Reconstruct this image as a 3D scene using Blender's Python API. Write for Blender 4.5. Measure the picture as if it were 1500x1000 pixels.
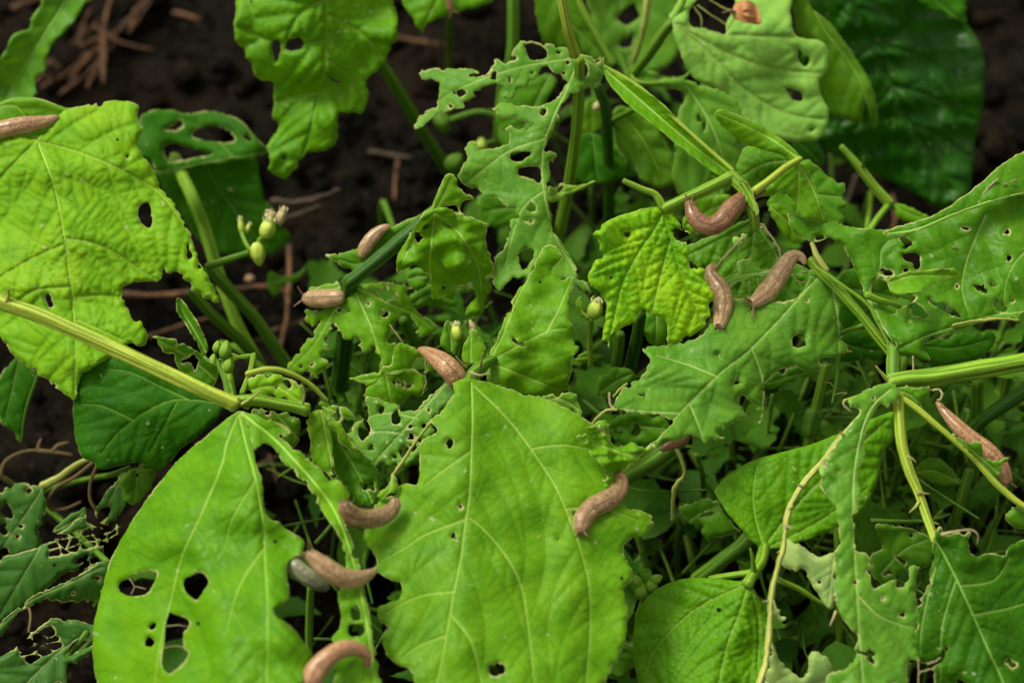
import bpy, bmesh, math, random
import numpy as np
from mathutils import Vector, Matrix, kdtree
from mathutils.geometry import delaunay_2d_cdt

# ------------------------------------------------------------------ camera, sky, light
scene = bpy.context.scene
for o in list(bpy.data.objects): bpy.data.objects.remove(o)
col = scene.collection
PITCH = math.radians(48.0); CAMZ = 0.74; SENSW = 0.72      # 50 mm lens on 36 mm
CAM = Vector((0, 0, CAMZ))
FWD = Vector((0, math.cos(PITCH), -math.sin(PITCH)))
UP = Vector((0, math.sin(PITCH), math.cos(PITCH)))
RIGHT = Vector((1, 0, 0))
cd = bpy.data.cameras.new('camera'); cam = bpy.data.objects.new('camera', cd); col.objects.link(cam)
cam.location = CAM; cam.rotation_euler = (math.pi/2 - PITCH, 0, 0)
cd.lens = 50; cd.sensor_width = 36; cd.clip_start = 0.02; cd.clip_end = 60
cd.dof.use_dof = True; cd.dof.focus_distance = 0.695; cd.dof.aperture_fstop = 5.2
scene.camera = cam

w = bpy.data.worlds.new('World'); scene.world = w; w.use_nodes = True
nt = w.node_tree; nt.nodes.clear()
SUN_EL, SUN_AZ = math.radians(58), math.radians(-62)         # azimuth from +Y, towards -X (from the left)
sky = nt.nodes.new('ShaderNodeTexSky'); sky.sky_type = 'NISHITA'; sky.sun_disc = False
sky.sun_elevation = SUN_EL; sky.sun_rotation = SUN_AZ; sky.dust_density = 6.0; sky.air_density = 1.0
hs = nt.nodes.new('ShaderNodeHueSaturation'); hs.inputs['Saturation'].default_value = 0.0   # cloud cover: grey sky
bg = nt.nodes.new('ShaderNodeBackground'); bg.inputs['Strength'].default_value = 0.10
wo = nt.nodes.new('ShaderNodeOutputWorld')
wb = nt.nodes.new('ShaderNodeMix'); wb.data_type = 'RGBA'; wb.blend_type = 'MULTIPLY'; wb.inputs[0].default_value = 1.0
wb.inputs[7].default_value = (1.0, 0.985, 0.85, 1)                                            # warm white balance of the photograph
nt.links.new(sky.outputs[0], hs.inputs['Color']); nt.links.new(hs.outputs[0], wb.inputs[6]); nt.links.new(wb.outputs[2], bg.inputs[0]); nt.links.new(bg.outputs[0], wo.inputs[0])
sd = bpy.data.lights.new('sun', 'SUN'); sd.energy = 1.4; sd.angle = math.radians(14); sd.color = (1.0, 0.975, 0.85)
so = bpy.data.objects.new('sun', sd); col.objects.link(so)
sdir = Vector((math.sin(SUN_AZ)*math.cos(SUN_EL), math.cos(SUN_AZ)*math.cos(SUN_EL), math.sin(SUN_EL)))
so.rotation_euler = (-sdir).to_track_quat('-Z', 'Y').to_euler()
vs = scene.view_settings; vs.view_transform = 'Standard'; vs.look = 'None'; vs.exposure = 0.90; vs.gamma = 1.0
vs.use_curve_mapping = False

# ------------------------------------------------------------------ helpers
RNG = np.random.default_rng(7)
random.seed(7)
KX = SENSW/1500.0
def at(x, y, d):
    """a place seen at (x, y) of a 1500x1000 frame, d metres down the optical axis"""
    return CAM + RIGHT*((x-750)*KX*d) + UP*((500-y)*KX*d) + FWD*d
CAMn, Fn, Un, Rn = (np.array(v) for v in (CAM, FWD, UP, RIGHT))
def atn(P, d):
    P = np.asarray(P, float); d = np.asarray(d, float)
    return CAMn + ((P[:, 0]-750)*KX*d)[:, None]*Rn + ((500-P[:, 1])*KX*d)[:, None]*Un + d[:, None]*Fn
def pxm(d): return KX*d                                    # metres per pixel at depth d
def ground_d(x, y):                                        # depth at which the soil lies
    r = FWD + RIGHT*((x-750)*KX) + UP*((500-y)*KX)
    return -CAMZ/r.z

def tag(o, label=None, cat=None, group=None, kind=None):
    if label: o['label'] = label
    if cat: o['category'] = cat
    if group: o['group'] = group
    if kind: o['kind'] = kind
    return o
def link(name, me, mat=None, parent=None):
    o = bpy.data.objects.new(name, me); col.objects.link(o)
    if mat is not None and not me.materials: me.materials.append(mat)
    if parent is not None: 
        o.parent = parent
        if parent in ORIGIN: o.location = -ORIGIN[parent]
        else: o.location = (0, 0, 0)
    return o
ORIGIN = {}
def thing(name, loc, label, cat, group=None):
    e = bpy.data.objects.new(name, None); col.objects.link(e); e.location = loc; e.empty_display_size = 0.02
    tag(e, label, cat, group); ORIGIN[e] = Vector(loc)
    return e
def mesh_from(name, V, F, smooth=True):
    me = bpy.data.meshes.new(name)
    me.from_pydata([tuple(v) for v in V], [], [tuple(f) for f in F]); me.update()
    if smooth: me.polygons.foreach_set('use_smooth', [True]*len(me.polygons))
    return me

def catmull(P, step, closed=False):
    """resample a polyline (any dimension) smoothly at about `step` spacing in its first two coordinates"""
    P = np.asarray(P, float); n = len(P)
    if n == 2:
        k = max(2, int(np.hypot(*(P[1, :2]-P[0, :2]))/step)+1)
        return P[0]+(P[1]-P[0])*np.linspace(0, 1, k)[:, None]
    out = []
    rng = range(n if closed else n-1)
    for i in rng:
        if closed: p0, p1, p2, p3 = P[i-1], P[i], P[(i+1) % n], P[(i+2) % n]
        else: p0, p1, p2, p3 = P[max(i-1, 0)], P[i], P[i+1], P[min(i+2, n-1)]
        k = max(1, int(round(np.linalg.norm((p2-p1)[:2])/step)))
        t = (np.arange(k)/k)[:, None]
        out.append(0.5*((2*p1)+(-p0+p2)*t+(2*p0-5*p1+4*p2-p3)*t**2+(-p0+3*p1-3*p2+p3)*t**3))
    if not closed: out.append(P[-1:])
    return np.vstack(out)
def lin(P, step, closed=True):
    P = np.asarray(P, float); n = len(P); out = []
    for i in range(n if closed else n-1):
        a, b = P[i], P[(i+1) % n]
        k = max(1, int(round(np.linalg.norm(b-a)/step)))
        out.append(a+(b-a)*(np.arange(k)/k)[:, None])
    if not closed: out.append(P[-1:])
    return np.vstack(out)
def inside(poly, P):
    poly = np.asarray(poly); x, y = P[:, 0], P[:, 1]; c = np.zeros(len(P), bool)
    x0, y0 = poly[:, 0], poly[:, 1]; x1, y1 = np.roll(x0, -1), np.roll(y0, -1)
    for a, b, e, f in zip(x0, y0, x1, y1):
        if b == f: continue
        m = ((b > y) != (f > y))
        c ^= m & (x < (e-a)*(y-b)/(f-b)+a)
    return c
def waves(P, seed, wl, n=5):
    r = np.random.default_rng(seed); z = np.zeros(len(P))
    for _ in range(n):
        a = r.uniform(0, 2*math.pi); k = 2*math.pi/(wl*r.uniform(.7, 1.5))
        z += np.sin(P[:, 0]*math.cos(a)*k+P[:, 1]*math.sin(a)*k+r.uniform(0, 6.28))
    return z/math.sqrt(n)
def kd_of(P):
    k = kdtree.KDTree(len(P))
    for i, p in enumerate(P): k.insert((p[0], p[1], 0), i)
    k.balance(); return k
def kd_dist(k, P): 
    f = k.find
    return np.array([f((a, b, 0))[2] for a, b in P])

def sweep(C, R, nseg=10, ribs=0, ribamp=0.0, flat=1.0, cap=True, normal=None, wob=0.0, seed=0):
    """tube along C (n,3) with radii R (n,), optional lengthwise ribs; returns V, F, (t, ang)"""
    C = np.asarray(C, float); n = len(C); R = np.broadcast_to(np.asarray(R, float), (n,))
    T = np.gradient(C, axis=0); T /= np.linalg.norm(T, axis=1)[:, None]+1e-12
    up = np.array(normal, float) if normal is not None else -Fn
    V = []; TA = []
    prev = None
    for i in range(n):
        N = up-np.dot(up, T[i])*T[i]
        if np.linalg.norm(N) < .15:
            N = prev if prev is not None else np.cross(T[i], Rn)
            N = N-np.dot(N, T[i])*T[i]
        N /= np.linalg.norm(N); prev = N
        B = np.cross(T[i], N)
        for j in range(nseg):
            a = 2*math.pi*j/nseg
            r = R[i]*(1+ribamp*math.cos(ribs*a)) if ribs else R[i]
            V.append(C[i]+N*(math.cos(a)*r*flat)+B*(math.sin(a)*r)); TA.append((i/(n-1), j/nseg))
    V = np.array(V)
    if wob: V += np.random.default_rng(seed).normal(0, wob, V.shape)
    F = []
    for i in range(n-1):
        for j in range(nseg):
            k = (j+1) % nseg
            F.append((i*nseg+j, i*nseg+k, (i+1)*nseg+k, (i+1)*nseg+j))
    if cap:
        F.append(tuple(range(nseg))[::-1]); F.append(tuple((n-1)*nseg+j for j in range(nseg)))
    return V, F, np.array(TA)

# ------------------------------------------------------------------ materials
def N(nt, t, **kw):
    n = nt.nodes.new(t)
    for k, v in kw.items(): setattr(n, k, v)
    return n
def new_mat(name):
    m = bpy.data.materials.new(name); m.use_nodes = True; m.node_tree.nodes.clear(); return m, m.node_tree
def mixc(nt, fac, a, b, bt='MIX'):
    n = N(nt, 'ShaderNodeMix', data_type='RGBA', blend_type=bt)
    for s, v in ((n.inputs[0], fac), (n.inputs[6], a), (n.inputs[7], b)):
        if hasattr(v, 'links') or isinstance(v, bpy.types.NodeSocket): nt.links.new(v, s)
        elif isinstance(v, (int, float)): s.default_value = v
        else: s.default_value = (*v, 1)
    return n.outputs[2]
def maprange(nt, v, a, b, c=0.0, d=1.0, smooth=True):
    n = N(nt, 'ShaderNodeMapRange'); n.interpolation_type = 'SMOOTHSTEP' if smooth else 'LINEAR'; n.clamp = True
    nt.links.new(v, n.inputs[0])
    for i, x in enumerate((a, b, c, d)): n.inputs[i+1].default_value = x
    return n.outputs[0]
def math_(nt, op, a, b=None):
    n = N(nt, 'ShaderNodeMath', operation=op)
    for i, v in enumerate((a, b)):
        if v is None: continue
        if isinstance(v, bpy.types.NodeSocket): nt.links.new(v, n.inputs[i])
        else: n.inputs[i].default_value = v
    return n.outputs[0]
def attr(nt, name):
    n = N(nt, 'ShaderNodeAttribute'); n.attribute_name = name; return n.outputs['Fac']
def noise(nt, vec, scale, detail=3, rough=.55):
    n = N(nt, 'ShaderNodeTexNoise'); n.inputs['Scale'].default_value = scale; n.inputs['Detail'].default_value = detail
    n.inputs['Roughness'].default_value = rough; nt.links.new(vec, n.inputs['Vector']); return n.outputs['Fac']

# tone: (valley/main colour, blister colour, vein colour, translucent colour)
TONES = {
 'lime':   ((.150, .365, .008), (.250, .485, .016), (.350, .510, .070)),
 'bright': ((.085, .260, .003), (.145, .350, .005), (.260, .430, .050)),
 'fresh':  ((.095, .270, .004), (.165, .360, .007), (.290, .440, .065)),
 'mid':    ((.062, .205, .006), (.105, .280, .008), (.240, .390, .070)),
 'teal':   ((.088, .245, .018), (.140, .325, .024), (.300, .440, .100)),
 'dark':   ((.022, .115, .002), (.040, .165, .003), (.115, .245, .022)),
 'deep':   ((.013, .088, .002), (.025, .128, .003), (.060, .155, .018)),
 'pale':   ((.205, .430, .062), (.275, .520, .080), (.330, .480, .100)),
 'under':  ((.270, .410, .110), (.330, .470, .140), (.440, .540, .170)),
 'gold':   ((.105, .335, .003), (.340, .590, .008), (.140, .340, .018)),
 'olive':  ((.060, .180, .004), (.100, .245, .006), (.190, .320, .035)),
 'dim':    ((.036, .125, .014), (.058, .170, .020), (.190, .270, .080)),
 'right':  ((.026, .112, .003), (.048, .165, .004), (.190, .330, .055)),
}
_leafm = {}
def leaf_mat(tone, gloss=.42, chew=1.0, res=0):
    key = (tone, gloss, chew, res)
    if key in _leafm: return _leafm[key]
    A, B, Vc = TONES[tone]
    m, nt = new_mat('leaf_'+tone)
    uv = N(nt, 'ShaderNodeUVMap').outputs[0]
    v1, v2, v3, ed = (attr(nt, k) for k in ('v1', 'v2', 'v3', 'edge'))
    big = noise(nt, uv, 38, 2)
    bl = maprange(nt, v3, .2, 2.2)
    f = math_(nt, 'MULTIPLY', math_(nt, 'ADD', math_(nt, 'MULTIPLY', bl, .55), math_(nt, 'MULTIPLY', big, .75)), .85)
    c = mixc(nt, f, A, B)
    c = mixc(nt, maprange(nt, noise(nt, uv, 75, 3, .6), .40, .68, 0, .60), c, tuple(x*k for x, k in zip(A, (.62, .78, .8))))
    c = mixc(nt, maprange(nt, noise(nt, uv, 21, 2), .52, .72, 0, .40), c, tuple(x*k for x, k in zip(B, (1.25, 1.06, 1.0))))
    fine = noise(nt, uv, 900, 3)
    c = mixc(nt, maprange(nt, fine, .35, .65, 0, .24), c, tuple(x*.55 for x in A))
    c = mixc(nt, maprange(nt, v3, .0, .26, .20, 0), c, Vc)
    c = mixc(nt, maprange(nt, v2, .0, .55, .46, 0), c, Vc)
    c = mixc(nt, maprange(nt, v1, .0, .95, .7, 0), c, Vc)
    # wear: pale scars, slime flecks, droppings
    n1 = noise(nt, uv, 260, 2, .4); n2 = noise(nt, uv, 33, 1)
    scar = math_(nt, 'MULTIPLY', maprange(nt, n1, .67-.05*res, .73-.03*res), maprange(nt, n2, .48-.04*res, .60-.04*res))
    c = mixc(nt, math_(nt, 'MULTIPLY', scar, .55+.2*res), c, (.44, .47, .27))
    vo = N(nt, 'ShaderNodeTexVoronoi'); vo.inputs['Scale'].default_value = 55; nt.links.new(uv, vo.inputs['Vector'])
    sep = N(nt, 'ShaderNodeSeparateColor'); nt.links.new(vo.outputs['Color'], sep.inputs[0])
    dot = math_(nt, 'MULTIPLY', maprange(nt, vo.outputs['Distance'], .045, .07, 1, 0), maprange(nt, sep.outputs[0], .68, .70))
    c = mixc(nt, dot, c, (.018, .014, .008))
    en = noise(nt, uv, 420, 2)
    edw = math_(nt, 'ADD', ed, maprange(nt, en, .3, .7, 0, .55, False))
    edw = math_(nt, 'ADD', edw, maprange(nt, noise(nt, uv, 75, 2), .40, .60, .42, -.05))
    c = mixc(nt, maprange(nt, edw, .25, 1.05, .85*chew, 0), c, (.48, .48, .18))
    tip = math_(nt, 'MULTIPLY', maprange(nt, edw, .2, .6, 1, 0), maprange(nt, noise(nt, uv, 110, 2), .60, .68))
    c = mixc(nt, math_(nt, 'MULTIPLY', tip, .8*chew), c, (.20, .09, .035))
    # relief
    h = math_(nt, 'ADD', math_(nt, 'MULTIPLY', maprange(nt, v3, 0, .9), .00010), math_(nt, 'MULTIPLY', fine, .00007))
    vf = N(nt, 'ShaderNodeTexVoronoi'); vf.feature = 'DISTANCE_TO_EDGE'; vf.inputs['Scale'].default_value = 560
    nt.links.new(uv, vf.inputs['Vector'])
    h = math_(nt, 'ADD', h, math_(nt, 'MULTIPLY', maprange(nt, vf.outputs['Distance'], 0, .3), .00005))
    bu = N(nt, 'ShaderNodeBump'); bu.inputs['Distance'].default_value = 1.0; bu.inputs['Strength'].default_value = .75
    nt.links.new(h, bu.inputs['Height'])
    p = N(nt, 'ShaderNodeBsdfPrincipled'); nt.links.new(c, p.inputs['Base Color']); nt.links.new(bu.outputs[0], p.inputs['Normal'])
    nt.links.new(maprange(nt, big, .3, .7, gloss+.0, gloss+.16), p.inputs['Roughness'])
    p.inputs['Specular IOR Level'].default_value = .08 if tone in ('dark', 'right', 'lime') else (.22 if tone == 'deep' else .14)
    t = N(nt, 'ShaderNodeBsdfTranslucent'); nt.links.new(bu.outputs[0], t.inputs['Normal'])
    tc = mixc(nt, 1.0, c, (1.5, 1.25, .55), 'MULTIPLY'); nt.links.new(tc, t.inputs['Color'])
    ms = N(nt, 'ShaderNodeMixShader'); ms.inputs[0].default_value = .28
    nt.links.new(p.outputs[0], ms.inputs[1]); nt.links.new(t.outputs[0], ms.inputs[2])
    out = N(nt, 'ShaderNodeOutputMaterial'); nt.links.new(ms.outputs[0], out.inputs[0])
    _leafm[key] = m; return m

def simple_mat(name, c1, c2, scale=200, rough=.5, bump=0.0, bscale=None, spec=.4, sss=0, transl=0, stretch=None, coord='Object'):
    m, nt = new_mat(name)
    tc = N(nt, 'ShaderNodeTexCoord'); vec = tc.outputs[coord]
    if stretch:
        mp = N(nt, 'ShaderNodeMapping'); mp.inputs['Scale'].default_value = stretch; nt.links.new(vec, mp.inputs[0]); vec = mp.outputs[0]
    f = noise(nt, vec, scale, 4)
    c = mixc(nt, maprange(nt, f, .35, .65), c1, c2)
    p = N(nt, 'ShaderNodeBsdfPrincipled'); nt.links.new(c, p.inputs['Base Color'])
    p.inputs['Roughness'].default_value = rough; p.inputs['Specular IOR Level'].default_value = spec
    if sss:
        p.inputs['Subsurface Weight'].default_value = sss; p.inputs['Subsurface Radius'].default_value = (.003, .0015, .0008)
        p.inputs['Subsurface Scale'].default_value = .4
    if bump:
        b = N(nt, 'ShaderNodeBump'); b.inputs['Distance'].default_value = bump; b.inputs['Strength'].default_value = 1
        nt.links.new(noise(nt, vec, bscale or scale*2, 4), b.inputs['Height']); nt.links.new(b.outputs[0], p.inputs['Normal'])
    sh = p.outputs[0]
    if transl:
        t = N(nt, 'ShaderNodeBsdfTranslucent'); nt.links.new(c, t.inputs['Color'])
        ms = N(nt, 'ShaderNodeMixShader'); ms.inputs[0].default_value = transl
        nt.links.new(sh, ms.inputs[1]); nt.links.new(t.outputs[0], ms.inputs[2]); sh = ms.outputs[0]
    out = N(nt, 'ShaderNodeOutputMaterial'); nt.links.new(sh, out.inputs[0]); return m

def stem_mat(name, c1, c2):
    """lengthwise streaks follow the stem through its UV map"""
    m, nt = new_mat(name)
    uv = N(nt, 'ShaderNodeUVMap').outputs[0]
    mp = N(nt, 'ShaderNodeMapping'); mp.inputs['Scale'].default_value = (22, 14, 1); nt.links.new(uv, mp.inputs[0])
    f = noise(nt, mp.outputs[0], 1.0, 3)
    c = mixc(nt, maprange(nt, f, .36, .64), tuple(x*.62 for x in c1), c2)
    mp2 = N(nt, 'ShaderNodeMapping'); mp2.inputs['Scale'].default_value = (350, 6, 1); nt.links.new(uv, mp2.inputs[0])
    g = noise(nt, mp2.outputs[0], 1.0, 2)
    c = mixc(nt, maprange(nt, g, .68, .74, 0, .5), c, (.16, .10, .04))
    p = N(nt, 'ShaderNodeBsdfPrincipled'); nt.links.new(c, p.inputs['Base Color']); p.inputs['Roughness'].default_value = .55; p.inputs['Specular IOR Level'].default_value = .22
    b = N(nt, 'ShaderNodeBump'); b.inputs['Distance'].default_value = .0009; b.inputs['Strength'].default_value = .9
    nt.links.new(math_(nt, 'ADD', f, math_(nt, 'MULTIPLY', g, .5)), b.inputs['Height']); nt.links.new(b.outputs[0], p.inputs['Normal'])
    out = N(nt, 'ShaderNodeOutputMaterial'); nt.links.new(p.outputs[0], out.inputs[0]); return m
STEM = {
 'yellow': stem_mat('stem_yellow_green', (.24, .38, .016), (.42, .50, .06)),
 'green': stem_mat('stem_green', (.115, .28, .010), (.23, .39, .028)),
 'mid': stem_mat('stem_mid_green', (.062, .18, .007), (.13, .26, .016)),
 'dark': stem_mat('stem_dark_green', (.022, .09, .004), (.045, .135, .008)),
 'bare': stem_mat('bare_vein', (.34, .42, .07), (.48, .48, .13)),
 'brown': stem_mat('withered_brown', (.10, .065, .022), (.22, .15, .055)),
 'dry': stem_mat('dry_vein', (.36, .29, .13), (.52, .46, .23)),
}
VEIN = {k: simple_mat('vein_'+k, tuple(x*.5+y*.5 for x, y in zip(v[2], v[1])), tuple(x*.85+y*.15 for x, y in zip(v[2], v[1])), 300, .5, spec=.25) for k, v in TONES.items()}

# ------------------------------------------------------------------ ground
def build_ground():
    nx, ny = 300, 260
    xs = np.linspace(-1, 1, nx); ys = np.linspace(0, 1, ny)
    X = np.sign(xs)*(np.abs(xs)*.45+np.abs(xs)**5*8.0); Y = -0.25+ys*1.35+np.clip(ys-.8, 0, 1)**2*200
    G = np.array([(x, y) for y in Y for x in X])
    z = .006*waves(G, 1, .12)+.004*waves(G, 2, .05, 7)+.003*np.abs(waves(G, 3, .022, 9))+.0018*np.abs(waves(G, 4, .011, 9))
    z -= .012
    V = np.c_[G, z]
    F = [(j*nx+i, j*nx+i+1, (j+1)*nx+i+1, (j+1)*nx+i) for j in range(ny-1) for i in range(nx-1)]
    me = mesh_from('ground', V, F)
    m, nt = new_mat('soil')
    tc = N(nt, 'ShaderNodeTexCoord').outputs['Object']
    a = noise(nt, tc, 30, 5, .65); b = noise(nt, tc, 180, 5, .7); d = noise(nt, tc, 7, 2)
    c = mixc(nt, maprange(nt, a, .35, .65), (.0014, .0012, .0007), (.0090, .0070, .0042))
    c = mixc(nt, maprange(nt, b, .55, .70, 0, .6), c, (.055, .040, .024))
    c = mixc(nt, maprange(nt, d, .5, .65, 0, .5), c, (.017, .010, .0055))
    p = N(nt, 'ShaderNodeBsdfPrincipled'); nt.links.new(c, p.inputs['Base Color']); p.inputs['Roughness'].default_value = .95
    p.inputs['Specular IOR Level'].default_value = .06
    bu = N(nt, 'ShaderNodeBump'); bu.inputs['Distance'].default_value = .006; nt.links.new(math_(nt, 'ADD', a, b), bu.inputs['Height'])
    nt.links.new(bu.outputs[0], p.inputs['Normal'])
    out = N(nt, 'ShaderNodeOutputMaterial'); nt.links.new(p.outputs[0], out.inputs[0])
    o = link('ground', me, m); tag(o, 'dark crumbly garden soil under the bean plants', 'soil', kind='structure')
    # clods
    bm = bmesh.new(); bmesh.ops.create_icosphere(bm, subdivisions=2, radius=1)
    bv = np.array([v.co[:] for v in bm.verts]); bf = [[v.index for v in f.verts] for f in bm.faces]; bm.free()
    V = []; F = []; off = 0; r = np.random.default_rng(11)
    for k in range(3400):
        y = r.uniform(.12, 1.15); x = r.uniform(-.5, .5)*(0.75+.35*y)
        s = .0022+(.0085 if k % 3 else .017)*r.random()**3.0
        q = bv*(1+.28*waves(bv[:, :2]*2+bv[:, 2:]*1.7, 100+k % 37, 2.2)[:, None]*.5)
        q = q*np.array([1, r.uniform(.7, 1.1), r.uniform(.5, .85)])*s
        an = r.uniform(0, 6.28); R = np.array([[math.cos(an), -math.sin(an), 0], [math.sin(an), math.cos(an), 0], [0, 0, 1]])
        V.append(q@R.T+np.array([x, y, -.006+s*.45])); F += [[i+off for i in f] for f in bf]; off += len(bv)
    o = link('soil_crumbs', mesh_from('soil_crumbs', np.vstack(V), F), m)
    tag(o, 'loose dark soil crumbs scattered over the ground', 'soil', kind='stuff')
build_ground()

# ------------------------------------------------------------------ leaf builder
LEAF = {}                                                   # id -> (depth function, object)
def gen_veins(poly, holes, mains, seed, sp2, sp3, gen3):
    r = np.random.default_rng(seed); CE = 2.0
    P = np.asarray(poly); lo = P.min(0)-6; hi = P.max(0)+6
    nx, ny = (np.ceil((hi-lo)/CE)).astype(int)+1
    gx, gy = np.meshgrid(lo[0]+np.arange(nx)*CE, lo[1]+np.arange(ny)*CE)
    mask = inside(P, np.c_[gx.ravel(), gy.ravel()]).reshape(ny, nx)
    for h in holes: mask &= ~inside(np.asarray(h), np.c_[gx.ravel(), gy.ravel()]).reshape(ny, nx)
    occ = np.zeros((ny, nx), np.int32)
    def cell(p): return int((p[1]-lo[1])/CE), int((p[0]-lo[0])/CE)
    def mark(L, idn, rad=1):
        for p in L:
            j, i = cell(p)
            j0, j1, i0, i1 = max(j-rad, 0), j+rad+1, max(i-rad, 0), i+rad+1
            s = occ[j0:j1, i0:i1]; s[s == 0] = idn
    idn = 1; par = {}
    M = [catmull(m, 2.5) for m in mains]
    for m in M: mark(m, idn); idn += 1
    def grow(p, d, bend, pid, maxlen, wob, step=2.5):
        L = [p.copy()]; a = math.atan2(d[1], d[0]); n = int(maxlen/step)
        for k in range(n):
            a += bend*step+r.normal(0, wob)
            p = p+step*np.array([math.cos(a), math.sin(a)])
            j, i = cell(p)
            if j < 0 or i < 0 or j >= ny or i >= nx or not mask[j, i]: break
            L.append(p.copy())
            o = occ[j, i]
            if o and not (o == pid and k < 4): break
        return np.array(L)
    def branch(lines, ids, sp, ang, bend, maxlen, wob, minlen):
        nonlocal idn
        res = []; rid = []; new = []
        for L, pid in zip(lines, ids):
            if len(L) < 4: continue
            s = np.r_[0, np.cumsum(np.linalg.norm(np.diff(L, axis=0), axis=1))]
            for side in (1, -1):
                q = sp*r.uniform(.3, .9)
                while q < s[-1]-sp*.2:
                    i = int(np.searchsorted(s, q)); i = min(max(i, 1), len(L)-2)
                    t = L[i+1]-L[i-1]; t /= np.linalg.norm(t)+1e-9
                    a = side*math.radians(ang+r.normal(0, 6))
                    d = np.array([t[0]*math.cos(a)-t[1]*math.sin(a), t[0]*math.sin(a)+t[1]*math.cos(a)])
                    new.append((q, L[i].copy(), d, -side*bend, pid)); q += sp*r.uniform(.75, 1.3)
        for q, p, d, b, pid in new:
            B = grow(p, d, b, pid, maxlen, wob)
            if len(B)*2.5 > minlen: mark(B, idn, 0); res.append(B); rid.append(idn); idn += 1
        return res, rid
    S, sid = branch(M, list(range(1, len(M)+1)), sp2, 52, .0035, 400, .02, 10)
    Tt = []
    if gen3: Tt, _ = branch(S+M, sid+list(range(1, len(M)+1)), sp3, 78, 0, 70, .11, 4)
    return M, S, Tt

def leaf(idn, plant, outline, mains, dep, tone='fresh', holes=(), grad=(0, 0), ref=None, fold=0., curl=0., wave=.002, wl=150,
         quilt=.0011, s=3.2, rag=.8, sm=True, sp2=30, sp3=13, gloss=.42, chew=1.0, gen3=True, ribs=True, ribw=1.0, spots=(), label=None, name='leaf', bend=(), q3=.30, res=0, bites=None, auto=0):
    seed = (sum(map(ord, idn))*7919) % 100000
    r = np.random.default_rng(seed)
    O = np.asarray(outline, float)
    if ref is None: ref = O.mean(0)
    holes = [np.asarray(h, float) for h in holes]
    for x, y, a in spots:                                     # small round bites
        th = np.linspace(0, 2*math.pi, 8)[:-1]; rr = a*(1+.3*r.normal(size=7)).clip(.5, 1.6)
        holes.append(np.c_[x+np.cos(th)*rr, y+np.sin(th)*rr])
    st = min(s*1.05, 2.5 if rag > .45 else 3.2)
    B = catmull(O, st, True) if sm else lin(O, st)
    def ragged(B, amp, nb=0):
        n = len(B)
        if nb:
            sg = np.sign(np.sum(B[:, 0]*np.roll(B[:, 1], -1)-B[:, 1]*np.roll(B[:, 0], -1)))
            T0 = np.roll(B, -3, 0)-np.roll(B, 3, 0); T0 /= np.linalg.norm(T0, axis=1)[:, None]+1e-9
            inn = np.c_[-T0[:, 1], T0[:, 0]]*sg; D = np.zeros(n)
            for c_ in r.integers(0, n, nb):
                ra = r.uniform(2.5, 8.5)*r.uniform(.6, 1); dd_ = np.linalg.norm(B-B[c_], axis=1)
                D = np.maximum(D, np.sqrt(np.clip(ra*ra-dd_*dd_, 0, None))*r.uniform(.6, 1.1))
            B = B+inn*D[:, None]
        T = np.roll(B, -1, 0)-np.roll(B, 1, 0); T /= np.linalg.norm(T, axis=1)[:, None]+1e-9
        Nn = np.c_[-T[:, 1], T[:, 0]]
        z = waves(B, seed+5, 22, 4)*.9+waves(B, seed+6, 9, 4)*.6
        if amp > .45:
            z = z+r.normal(0, .28, n); sp = r.random(n) < .035; z = z+sp*r.choice([-1, 1], n)*r.uniform(1.2, 3.4, n)
        return B+Nn*(z*amp)[:, None]
    per = float(np.sum(np.linalg.norm(np.diff(B, axis=0), axis=1)))
    nb = int(per/(45 if rag >= .75 else 90)) if rag > .55 and s < 3.5 else 0
    if bites is not None: nb = bites
    B = ragged(B, rag, nb)
    for q in range(auto):
        for _ in range(30):
            p_ = B.min(0)+(B.max(0)-B.min(0))*r.random(2)
            if inside(B, p_[None])[0] and np.min(np.linalg.norm(B-p_, axis=1)) > 9 and all(np.min(np.linalg.norm(h-p_, axis=1)) > 10 for h in holes): break
        else: continue
        a_ = r.uniform(1.3, 3.2) if q % 3 else r.uniform(4, 9); th = np.linspace(0, 2*math.pi, 9)[:-1]; rr = a_*(1+.42*r.normal(size=8)).clip(.4, 1.8)
        ph_ = r.uniform(0, 3.1); el = r.uniform(1, 1.9); u_ = np.c_[np.cos(th)*rr*el, np.sin(th)*rr]
        holes.append(p_+u_@np.array([[math.cos(ph_), math.sin(ph_)], [-math.sin(ph_), math.cos(ph_)]]))
    H = [ragged(catmull(h, st*.8, True), min(.7, rag)) for h in holes]
    M, S, Tt = gen_veins(B, H, mains, seed, sp2, sp3, gen3)
    # points
    lo, hi = B.min(0), B.max(0)
    gx, gy = np.meshgrid(np.arange(lo[0], hi[0], s), np.arange(lo[1], hi[1], s*.87))
    gx[1::2] += s*.5
    G = np.c_[gx.ravel(), gy.ravel()]+r.normal(0, s*.08, (gx.size, 2))
    G = G[inside(B, G)]
    for h in H: G = G[~inside(h, G)]
    allB = np.vstack([B]+H); kb = kd_of(lin(B, 1.5) if len(B) else B) if not H else kd_of(np.vstack([lin(B, 1.5)]+[lin(h, 1.5) for h in H]))
    if len(G): G = G[kd_dist(kb, G) > s*.55]
    pk = []
    for L in M:
        T = np.gradient(L, axis=0); T /= np.linalg.norm(T, axis=1)[:, None]+1e-9; Nn = np.c_[-T[:, 1], T[:, 0]]
        for o in (0, -2.2, 2.2): pk.append(L+Nn*o)
    pk = np.vstack(pk); pk = pk[inside(B, pk)]
    for h in H: pk = pk[~inside(h, pk)]
    if len(pk): 
        pk = pk[kd_dist(kb, pk) > s*.4]
    if len(pk) and len(G): G = G[kd_dist(kd_of(pk), G) > s*.6]
    pts = np.vstack([allB, pk, G]) if len(pk) else np.vstack([allB, G])
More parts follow.
